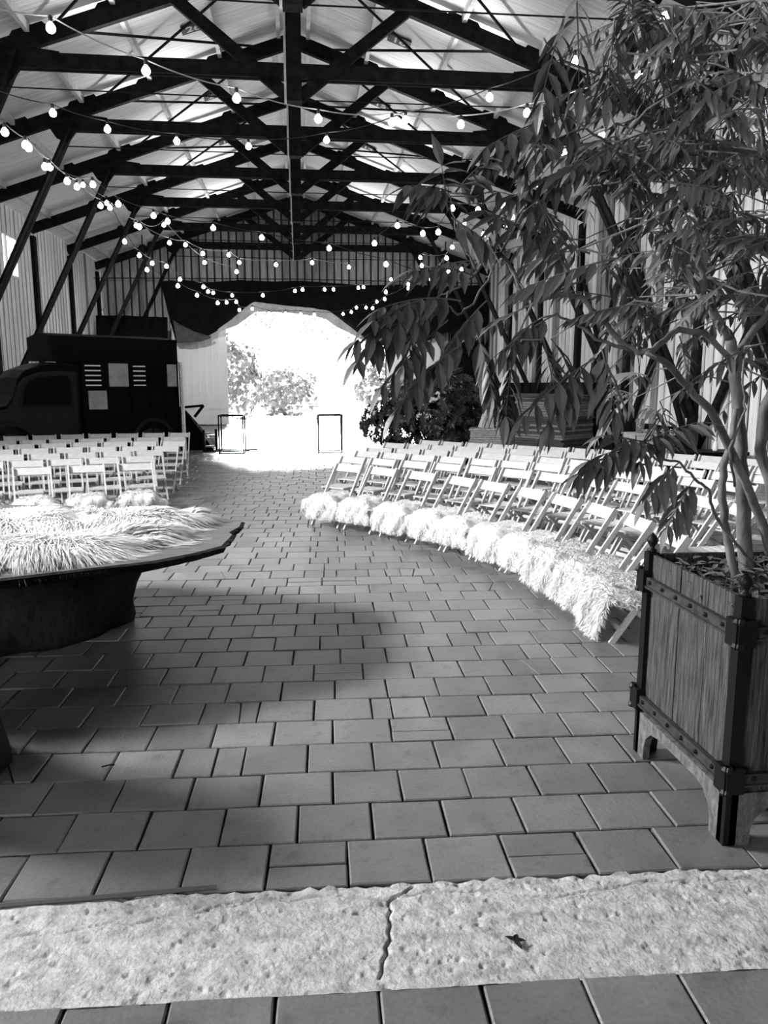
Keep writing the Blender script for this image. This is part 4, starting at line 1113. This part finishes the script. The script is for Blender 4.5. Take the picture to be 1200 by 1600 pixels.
# outside
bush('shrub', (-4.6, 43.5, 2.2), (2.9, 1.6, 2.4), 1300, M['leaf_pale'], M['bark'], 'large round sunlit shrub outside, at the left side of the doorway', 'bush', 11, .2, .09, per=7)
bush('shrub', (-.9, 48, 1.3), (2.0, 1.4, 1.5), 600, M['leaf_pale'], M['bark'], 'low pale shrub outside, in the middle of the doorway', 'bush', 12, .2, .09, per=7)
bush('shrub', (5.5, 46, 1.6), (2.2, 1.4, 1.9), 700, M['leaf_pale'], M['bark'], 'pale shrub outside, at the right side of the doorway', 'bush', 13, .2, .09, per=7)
for i, (x, y, z, r_) in enumerate(((-2.6, 52, 8.2, 2.6), (4.6, 55, 7.6, 2.8), (11.5, 52, 7.0, 2.8), (-11, 55, 7.5, 2.8), (1.5, 66, 8.2, 3.6))):
    rb = random.Random(40 + i)
    e = empty('tree', (x, y, 0))
    MB().tube([(0, 0, 0), (.15, 0, 2.5), (0, .1, 5), (.2, 0, z)], [.34, .28, .22, .1], 10).build('trunk', M['gravel'], e, smooth=True)
    mb = MB()
    for _ in range(900):
        v = Vector((rb.gauss(0, .5), rb.gauss(0, .4), rb.gauss(0, .5)))
        p = v * r_ + Vector((0, 0, z)); p.z = max(p.z, 2.6)
        a = rb.uniform(0, 6.28)
        for q in range(3):
            vv, f = leaf_verts(p, Vector((math.cos(a + q * 2), math.sin(a + q * 2), rb.uniform(-.5, .3))), Vector((0, 0, 1)), .34, .16); mb.add(vv, f)
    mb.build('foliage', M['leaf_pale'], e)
    tag(e, ['pale sunlit tree outside, left of the middle of the doorway', 'pale sunlit tree outside, towards the right side of the doorway', 'pale tree outside behind the right door leaf', 'pale tree outside behind the left door leaf', 'farthest pale tree outside, middle of the doorway'][i], 'tree', 'sunlit trees outside')
# garden tables outside
def garden_table(x, y, label):
    e = empty('garden_table', (x, y, 0))
    MB().bx(-.9, .9, -.4, .4, .72, .76).build('tabletop', M['crate'], e)
    for s in (-1, 1):
        m = MB(); m.beam((s * .7, -.35, 0), (s * .7, .3, .72), .05, .08); m.beam((s * .7, .35, 0), (s * .7, -.3, .72), .05, .08); m.build('leg', M['crate'], e)
        MB().bx(-.9, .9, s * .75 - .13, s * .75 + .13, .42, .46).build('bench_board', M['crate'], e)
    tag(e, label, 'table', 'garden tables outside')
garden_table(.2, 42.6, 'blown out garden table outside, seen left of the right wire frame')
garden_table(2.6, 41.4, 'garden table outside, seen through the right wire frame')

# ------------------------------------------------------------------ doors, canvas, curtain at the rear
def leaf_door(name, x0, x1, y, top, m):
    mb = MB(); x = x0
    while x < x1 - .01:
        w = min(.3, x1 - x); mb.bx(x + .004, x + w - .004, y - .02, y + .02, .05, top)
        mb.bx(x + w - .03, x + w + .02, y - .04, y - .018, .05, top); x += w
    mb.bx(x0, x1, y - .05, y - .02, .75, .83)
    return mb.build(name, m, kind='structure')


leaf_door('door_1', -5.75, -3.3, 36.2, 5.4, M['white'])
for k_, (x_, s_) in enumerate(((-5.2, 1), (5.2, -1))):  # invented spot lamps, added to brighten the rear door leaves
    e = empty('added_spot_lamp', (x_, 27.62, 6.3))
    MB().tube([(0, -.02, 0), (0, .22, -.06)], [.09, .12], 14).build('housing', M['iron'], e)
    MB().bx(-.02, .02, -.03, .0, -.02, .55).build('bracket', M['iron'], e)
    area('added_door_fill', (x_, 27.86, 6.23), (x_ * .85, 36, 2.2), .2, .2, 85, 100)
    tag(e, 'small added spot lamp under the fifth tie beam, aimed at the %s door leaf' % ('left' if k_ == 0 else 'right'), 'lamp', 'added spot lamps')
leaf_door('door_2', 4.1, 6.6, 36.2, 5.4, M['white'])
# pale boards of the rear wall left of the door
cl = empty('black_canvas', (0, 35.5, 0))


def cloth(top, bot, ny=14, amp=.05, y=0.0, seed=0, thick=.012):
    """hanging cloth between two polylines of (x, z)"""
    n = 60
    def samp(pl_, t):
        xs = [p[0] for p in pl_]; L = [0]
        for a, b in zip(pl_[:-1], pl_[1:]): L.append(L[-1] + math.dist(a, b))
        s = t * L[-1]
        for i in range(len(pl_) - 1):
            if s <= L[i + 1] + 1e-9:
                k = (s - L[i]) / max(L[i + 1] - L[i], 1e-6)
                return (pl_[i][0] + (pl_[i + 1][0] - pl_[i][0]) * k, pl_[i][1] + (pl_[i + 1][1] - pl_[i][1]) * k)
        return pl_[-1]
    vs = []
    for lay in (0, 1):
        for j in range(ny):
            k = j / (ny - 1)
            for i in range(n):
                t = i / (n - 1); a, b = samp(top, t), samp(bot, t)
                x = a[0] + (b[0] - a[0]) * k; z = a[1] + (b[1] - a[1]) * k
                yy = y + amp * math.sin(x * 5 + seed + k * 2) * (.4 + .6 * k) + amp * .6 * math.sin(x * 11 + k * 5 + seed) + lay * thick
                vs.append((x, yy, z))
    fs = []
    for j in range(ny - 1):
        for i in range(n - 1):
            a = j * n + i; fs.append((a, a + 1, a + n + 1, a + n)); b = a + n * ny; fs.append((b, b + n, b + n + 1, b + 1))
    for i in range(n - 1):
        for j in (0, ny - 1):
            a = j * n + i; fs.append((a, a + 1, a + 1 + n * ny, a + n * ny))
    mb = MB(); mb.add(vs, fs); return mb


top = [(-6.0, 6.34), (-5.0, 6.42), (-4.0, 6.33), (-2.5, 6.45), (-1, 6.40), (0, 6.46), (1.5, 6.38), (3, 6.3), (5, 6.36), (7, 6.3), (8.7, 6.38)]
bot = [(-5.45, 3.75), (-4.9, 3.78), (-4.1, 3.98), (-3.4, 4.35), (-2.8, 4.8), (-2.3, 5.2), (-1.95, 5.5), (-1.0, 5.36), (.2, 5.24), (1.4, 5.12), (1.9, 4.75), (2.35, 4.4), (3.2, 3.75), (4.6, 3.5), (6.0, 3.9), (6.9, 4.3), (8.7, 3.6)]
cloth(top, bot, 18, .05, 0, 1).build('panel', M['tarp'], cl, smooth=True)
h1 = [(-3.6, 4.28), (-2.9, 4.78), (-2.35, 5.24), (-1.95, 5.52), (-1.85, 5.50), (-.6, 5.36), (.6, 5.27), (1.4, 5.14), (1.9, 4.78), (2.4, 4.4), (3.3, 3.72)]
h2 = [(-3.5, 4.2), (-2.7, 4.48), (-2.2, 4.86), (-1.86, 5.10), (-1.75, 5.08), (-.6, 5.06), (.6, 4.94), (1.2, 4.80), (1.75, 4.44), (2.4, 4.12), (3.35, 3.62)]
o = cloth(h1, h2, 8, .06, -.12, 4).build('folded_edge', M['canvas'], cl, smooth=True)
o['label'] = 'pale folded canvas edge hanging over the doorway'
o = cloth([(-5.5, 4.7), (-5.2, 4.5), (-4.6, 4.2), (-3.9, 4.0)], [(-5.4, 3.72), (-4.9, 3.72), (-4.3, 3.78), (-3.9, 3.92)], 8, .05, -.08, 2).build('corner_fold', mat('grey_canvas', .05, .9, .09, 8), cl, smooth=True)
m = MB(); m.tube([(-8.81, 0, 6.45), (0, 0, 6.52), (8.81, 0, 6.45)], .02, 5); m.build('wire', M['iron'], cl)
tag(cl, 'wide black canvas hung across the rear wall with a pale gathered arch above the doorway', 'canvas')
o = cloth([(-8.6, 4.78), (-7.5, 4.80), (-6.5, 4.76), (-5.6, 4.74)], [(-8.6, .01), (-7.5, .01), (-6.5, .01), (-5.75, .01)], 8, .10, 34.6, 3).build('curtain', M['tarp'], smooth=True)
tag(o, 'black pleated curtain hanging at the rear left corner behind the truck', 'curtain')
o = cloth([(6.9, 4.65), (8.6, 4.6)], [(6.9, .01), (8.6, .01)], 6, .03, 35.1, 5).build('curtain', M['tarp'], smooth=True)
tag(o, 'plain black curtain in the rear right corner behind the bush', 'curtain')
# black screens along the right wall
for i, (ya, yb, zt) in enumerate(((21.0, 31.0, 1.95), (15.4, 20.6, .95))):
    m = MB(); m.bx(8.25, 8.4, ya, yb, 0, zt)
    for k in range(int((yb - ya) / 1.0) + 1): m.bx(8.2, 8.26, ya + k - .03, ya + k + .03, 0, zt)
    tag(m.build('low_screen', M['tarp']), ['long black waist high screen along the far right wall behind the bush', 'shorter black screen along the right wall behind the panel stack'][i], 'screen')

# ------------------------------------------------------------------ vintage truck
tk = empty('vintage_truck', (-3.1, 20.3, 0), math.radians(35))
K, K2 = M['truck'], M['truck2']
m = MB(); m.bx(-2.45, 0, 0, 1.7, .55, 2.72); m.bx(-3.1, 0, -.02, 1.72, 2.45, 3.0)
m.add([(-3.12, -.03, 3.0), (0, -.03, 3.0), (0, 1.73, 3.0), (-3.12, 1.73, 3.0), (-3.1, .85, 3.1), (0, .85, 3.1)], [(0, 1, 5, 4), (2, 3, 4, 5), (0, 4, 3), (1, 2, 5), (0, 3, 2, 1)])
for x in (-2.43, -1.85, -1.25, -.75, -.35, -.02): m.bx(x - .02, x + .02, -.025, 0, .6, 2.45)
m.bx(-2.45, 0, -.03, 0, 1.78, 1.82); m.bx(-2.45, 0, -.03, 0, .95, .99); m.bx(-3.1, 0, -.045, -.02, 2.42, 2.47)
m.build('body', K, tk)
# shuttered and pale windows
for x0, x1, kind in ((-2.38, -1.9, 's'), (-1.8, -1.32, 'p'), (-1.2, -.80, 's'), (-.72, -.40, 'd'), (-.30, -.05, 'p')):
    w = MB(); w.bx(x0 - .03, x1 + .03, -.02, -.005, 1.80, 2.42)
    fr = w.build('window', M['darkglass'], tk)
    q = MB()
    if kind == 's':
        for k in range(5): q.beam((x0 + .01, -.03, 1.87 + k * .115), (x0 + (x1 - x0) * .8, -.03, 1.87 + k * .115), .012, .028)
        q.build('slat', M['white'], fr)
    elif kind == 'p':
        q.bx(x0, x1, -.032, -.02, 1.84, 2.39); q.build('pane', M['pane'], fr)
w = MB(); w.bx(-2.32, -1.88, -.034, -.01, 1.30, 1.74); o = w.build('notice_board', M['pane'], tk); o['label'] = 'pale square board below the window'
# cab: side profile extruded, rounded roof
prof = [(-2.45, .45), (-2.45, 2.34), (-2.9, 2.38), (-3.35, 2.34), (-3.7, 2.2), (-3.86, 2.02), (-3.98, 1.62), (-4.12, 1.42), (-4.7, 1.34), (-5.0, 1.22), (-5.06, .95), (-5.06, .45)]
m = MB(); vs = []; n = len(prof)
lay = [(.16, .90), (.07, .975), (.03, 1.0), (.85, 1.02), (1.67, 1.0), (1.63, .975), (1.54, .90)]
for yy, sc in lay:
    for x, z in prof:
        zc = .45 + (z - .45) * sc; vs.append((x * (1 if sc > .95 else .995), yy, zc))
fs = [(j * n + i, j * n + (i + 1) % n, (j + 1) * n + (i + 1) % n, (j + 1) * n + i) for j in range(len(lay) - 1) for i in range(n)]
fs += [tuple(range(n)), tuple(reversed(range((len(lay) - 1) * n, len(lay) * n)))]
m.add(vs, fs); o = m.build('cab', K2, tk); bevel(o, .04, 3)
m = MB(); m.prism([(-3.75, 1.42), (-2.72, 1.42), (-2.72, 2.02), (-2.85, 2.1), (-3.45, 2.05), (-3.62, 1.9)], .005, .03, f=lambda a, b, c: (a, c, b)); m.build('cab_window', M['darkglass'], tk)
m = MB(); m.beam((-3.93, .85, 1.68), (-3.83, .85, 2.02), 1.3, .03, (1, 0, 0)); m.build('windscreen', M['darkglass'], tk)
m = MB(); m.bx(-3.9, -2.6, .005, .022, 1.32, 1.35); m.bx(-2.62, -2.6, .005, .02, .6, 2.1); m.bx(-2.95, -2.82, -.01, .01, 1.2, 1.23); m.build('cab_door', K2, tk)
for xw in (-.75, -4.1):
    m = MB()
    arch = [(xw + .56 * math.cos(a), .5 + .56 * math.sin(a)) for a in [math.pi * k / 12 for k in range(13)]]
    inn = [(xw + .47 * math.cos(a), .5 + .47 * math.sin(a)) for a in [math.pi * k / 12 for k in range(13)]]
    for k in range(12):
        m.prism([arch[k], arch[k + 1], inn[k + 1], inn[k]], -.10, .12, f=lambda a, b, c: (a, c, b))
    m.build('wheel_arch', K2, tk)
    for yy in (.08, 1.62):
        w = MB()
        pr = [(.15, -.1), (.38, -.1), (.41, -.06), (.41, .06), (.38, .1), (.15, .1)]
        vs = []; nn = 24
        for r_, z in pr:
            for k in range(nn): a = 6.2832 * k / nn; vs.append((xw + r_ * math.cos(a), yy + z, .41 + r_ * math.sin(a)))
        w.add(vs, [(j * nn + i, j * nn + (i + 1) % nn, ((j + 1) % 6) * nn + (i + 1) % nn, ((j + 1) % 6) * nn + i) for j in range(6) for i in range(nn)])
        wo = w.build('wheel', M['rubber'], tk, smooth=True)
        hb = MB(); hb.tube([(xw, yy - .09, .41), (xw, yy + .09, .41)], .17, 14); hb.build('hub', K2, wo)
tag(tk, 'black vintage box truck with rounded cab and small side windows, parked behind the left chairs', 'truck')
# pale ladder on the rear of the truck
ld = empty('ladder', (-2.98, 20.20, 0), math.radians(35))
for x in (0, .26): MB().beam((x * .3, -.02 + x, 0), (x * .3 - .0, .0 + x, 2.45), .04, .06).build('rail', M['white'], ld)
for k in range(8): MB().beam((0, -.01, .25 + k * .3), (.08, .25, .25 + k * .3), .03, .03).build('rung', M['white'], ld)
tag(ld, 'narrow pale ladder upright against the rear end of the truck', 'ladder')

# covered heap, bucket and base frame beside the truck
hp = MB(); rs = np.random.RandomState(2)
P_ = [(-.45, -.3, 0), (.5, -.32, 0), (.48, .35, 0), (-.5, .3, 0), (-.5, -.25, .75), (.15, -.28, .55), (.12, .28, .6), (-.5, .28, .8), (-.45, -.1, 1.25), (-.3, -.12, 1.15), (-.28, .1, 1.12), (-.45, .12, 1.25)]
hp.add(P_, [(0, 3, 2, 1), (0, 1, 5, 4), (1, 2, 6, 5), (2, 3, 7, 6), (3, 0, 4, 7), (4, 5, 9, 8), (5, 6, 10, 9), (6, 7, 11, 10), (7, 4, 8, 11), (8, 9, 10, 11)])
hp.beam((-.45, 0, 1.22), (.22, 0, 1.28), .06, .07); hp.beam((.22, 0, 1.28), (-.05, 0, .95), .06, .08)
o = hp.build('covered_heap', M['tarp']); o.location = (-3.02, 22.9, 0)
tag(o, 'angular heap covered in black canvas standing to the right of the truck', 'heap')
bk = MB(); bk.lathe((0, 0, 0), [(.10, 0), (.15, .28), (.165, .30), (.15, .30), (.13, .27), (.09, .02)], 18); o = bk.build('bucket', M['white'], smooth=True); o.location = (-2.75, 24.8, 0.0)
tag(o, 'small white bucket behind the black heap beside the truck', 'bucket')
bs = empty('display_base', (-2.55, 22.3, 0))
for x, y in ((-.18, -.2), (.13, .15)): MB().bx(x - .035, x + .035, y - .035, y + .035, 0, .62).build('upright', M['iron'], bs)
m = MB(); m.bx(-.18, 1.1, -.22, -.17, 0, .04); m.bx(.13, 1.3, .13, .17, 0, .04); m.build('floor_bar', M['iron'], bs)
m = MB(); m.bx(-.145, .10, -.19, .12, .12, .16); m.bx(-.145, .10, -.19, .12, .34, .38); m.bx(-.145, .10, -.19, .12, .50, .53); m.build('shelf', M['crate'], bs)
tag(bs, 'small black stand with two uprights and long floor bars beside the left wire frame', 'stand')


def wire_frame(x0, x1, y0, y1, hgt, label):
    e = empty('wire_frame_stand', ((x0 + x1) / 2, (y0 + y1) / 2, 0))
    a, b = (x1 - x0) / 2, (y1 - y0) / 2; r_ = .036
    for sx in (-1, 1):
        for sy in (-1, 1): MB().beam((sx * a, sy * b, 0), (sx * a, sy * b, hgt), r_, r_).build('leg', M['iron'], e)
    for z, nm in ((.01, 'base_frame'), (hgt, 'top_frame')):
        m = MB()
        for s in (-1, 1):
            m.beam((-a, s * b, z), (a, s * b, z), r_, r_); m.beam((s * a, -b, z), (s * a, b, z), r_, r_)
        m.build(nm, M['iron'], e)
    tag(e, label, 'stand', 'thin black wire frames flanking the aisle')


wire_frame(-2.22, -1.56, 21.3, 22.0, 1.04, 'open cube stand of thin black rods left of the aisle near the doorway')
wire_frame(.50, 1.16, 21.3, 22.0, 1.04, 'open cube stand of thin black rods right of the aisle near the doorway')

# ------------------------------------------------------------------ right side: stack of panels, crate, bottles
def stack(name, c, sx, sy, n, t, label, rz=0, m=None):
    e = empty(name, c, rz)
    for k in range(n):
        j = R(-.03, .03)
        MB().bx(-sx / 2 + j, sx / 2 + j + R(-.03, .03), -sy / 2 + R(-.02, .02), sy / 2, k * t, k * t + t * .86).build('panel', m or (M['stack'] if rnd.random() < .45 else M['stack_pale']), e)
    tag(e, label, 'stack of panels')
    return e


stack('panel_stack', (5.25, 15.45, 0), 1.15, 1.15, 33, .05, 'tall stack of dark weathered wooden panels behind the right block of chairs', rz=-.9)
o = MB(); o.bx(-.66, .66, -.66, .66, 0, .03); o.beam((-.6, -.62, .05), (.6, -.62, .05), .05, .03); o = o.build('cover_board', M['stack']); o.location = (5.25, 15.45, 1.645); o.rotation_euler = (0, 0, -.9)
tag(o, 'thin board laid as a cover on top of the tall panel stack', 'board')
stack('board_pile', (3.9, 15.75, 0), .7, .5, 22, .045, 'lower pile of thin pale boards between the bush and the tall panel stack', rz=-.3, m=mat('pale_board', .06, .7, .35, 12, (1, 1, 9)))
for k in range(3):
    o = MB().bx(-.03, .03, -.08, .08, 0, .55).build('leaning_board', M['crate']); o.location = (3.8 + k * .10, 15.9, .985); o.rotation_euler = (0, .35, .2)
    tag(o, 'short pale board standing slanted on the low pile, %s of three' % ['leftmost', 'middle', 'rightmost'][k], 'board', 'slanting boards on the low pile')
ct = empty('side_counter', (7.2, 14.0, 0))
MB().bx(-.95, 1.3, -.35, .35, .55, .62).build('top', M['truck'], ct); MB().bx(-.9, 1.25, -.32, .32, 0, .55).build('body', M['truck'], ct)
tag(ct, 'low black counter behind the right block of chairs', 'counter')
cr = empty('wooden_crate', (6.62, 14.0, .62))
m = MB()
for z in (.02, .13, .24): m.bx(-.38, .38, -.3, -.285, z, z + .09); m.bx(-.38, .38, .285, .3, z, z + .09); m.bx(-.38, -.365, -.3, .3, z, z + .09); m.bx(.365, .38, -.3, .3, z, z + .09)
m.build('slat', M['crate'], cr); MB().bx(-.37, .37, -.29, .29, 0.0, .05).build('bottom', M['crate'], cr)
MB().bx(-.4, .4, -.32, .32, .33, .36).build('lid', M['crate'], cr)
tag(cr, 'pale wooden crate standing on the black counter', 'crate')
g = MB(); g.lathe((0, 0, 0), [(.06, 0), (.07, .01), (.085, .27), (.080, .27), (.064, .02), (.01, .015)], 18); o = g.build('glass_vase', M['glass'], smooth=True); o.location = (6.43, 13.95, .98)
tag(o, 'tall clear glass vase on the pale crate', 'vase')
g = MB(); g.lathe((0, 0, 0), [(.05, 0), (.06, .01), (.065, .17), (.061, .17), (.05, .02), (.01, .015)], 18); o = g.build('drinking_glass', M['glass'], smooth=True); o.location = (6.72, 14.05, .98)
tag(o, 'short clear glass beside the tall vase on the crate', 'glass')
g = MB(); rq = random.Random(3)
for k in range(260):
    c = Vector((rq.uniform(-.28, .36), rq.uniform(-.1, .1), rq.uniform(.01, .07)))
    g.box(c, (.03, .004, .015), Matrix.Rotation(rq.uniform(0, 6), 3, 'X') @ Matrix.Rotation(rq.uniform(0, 6), 3, 'Z'))
o = g.build('tinsel_garland', M['tinsel']); o.location = (6.70, 13.82, .98)
tag(o, 'glittering silver garland lying on the pale crate', 'garland', kind='stuff')
g = MB(); g.lathe((0, 0, 0), [(.045, 0), (.05, .02), (.05, .13), (.02, .18), (.016, .25), (.02, .26)], 14); o = g.build('bottle', M['white'], smooth=True); o.location = (8.0, 14.0, .62)
tag(o, 'small white bottle shining on the right end of the black counter', 'bottle')

# ------------------------------------------------------------------ small litter on the floor and the dark gap strip
lf = MB()
for a in (0, 1.1, 2.3, -1.2): 
    v, f = leaf_verts(Vector((0, 0, .006)), Vector((math.cos(a), math.sin(a), .25)), Vector((0, 0, 1)), .04, .02, .4, .3); lf.add(v, f)
o = lf.build('dead_leaf', M['bark_dark']); o.location = (.70, 2.27, .008)
tag(o, 'crumpled dark dead leaf on the concrete strip', 'leaf')
o = MB().tube([(0, 0, 0), (.03, .012, .002), (.06, .018, 0)], .004, 5).build('twig', M['bark_dark']); o.location = (-1.02, 3.68, .01)
tag(o, 'small dark twig on the tiles right of the stump', 'twig')
o = MB().tube([(0, 0, 0), (.5, .008, .0), (.95, .02, 0)], .010, 5).build('gap_strip', M['gap_line']); o.location = (-1.3, 2.66, .008)  # strip added in place of the dark gap at the tile edge
tag(o, 'thin dark strip added to draw the gap along the tile edge at the lower left', 'strip')
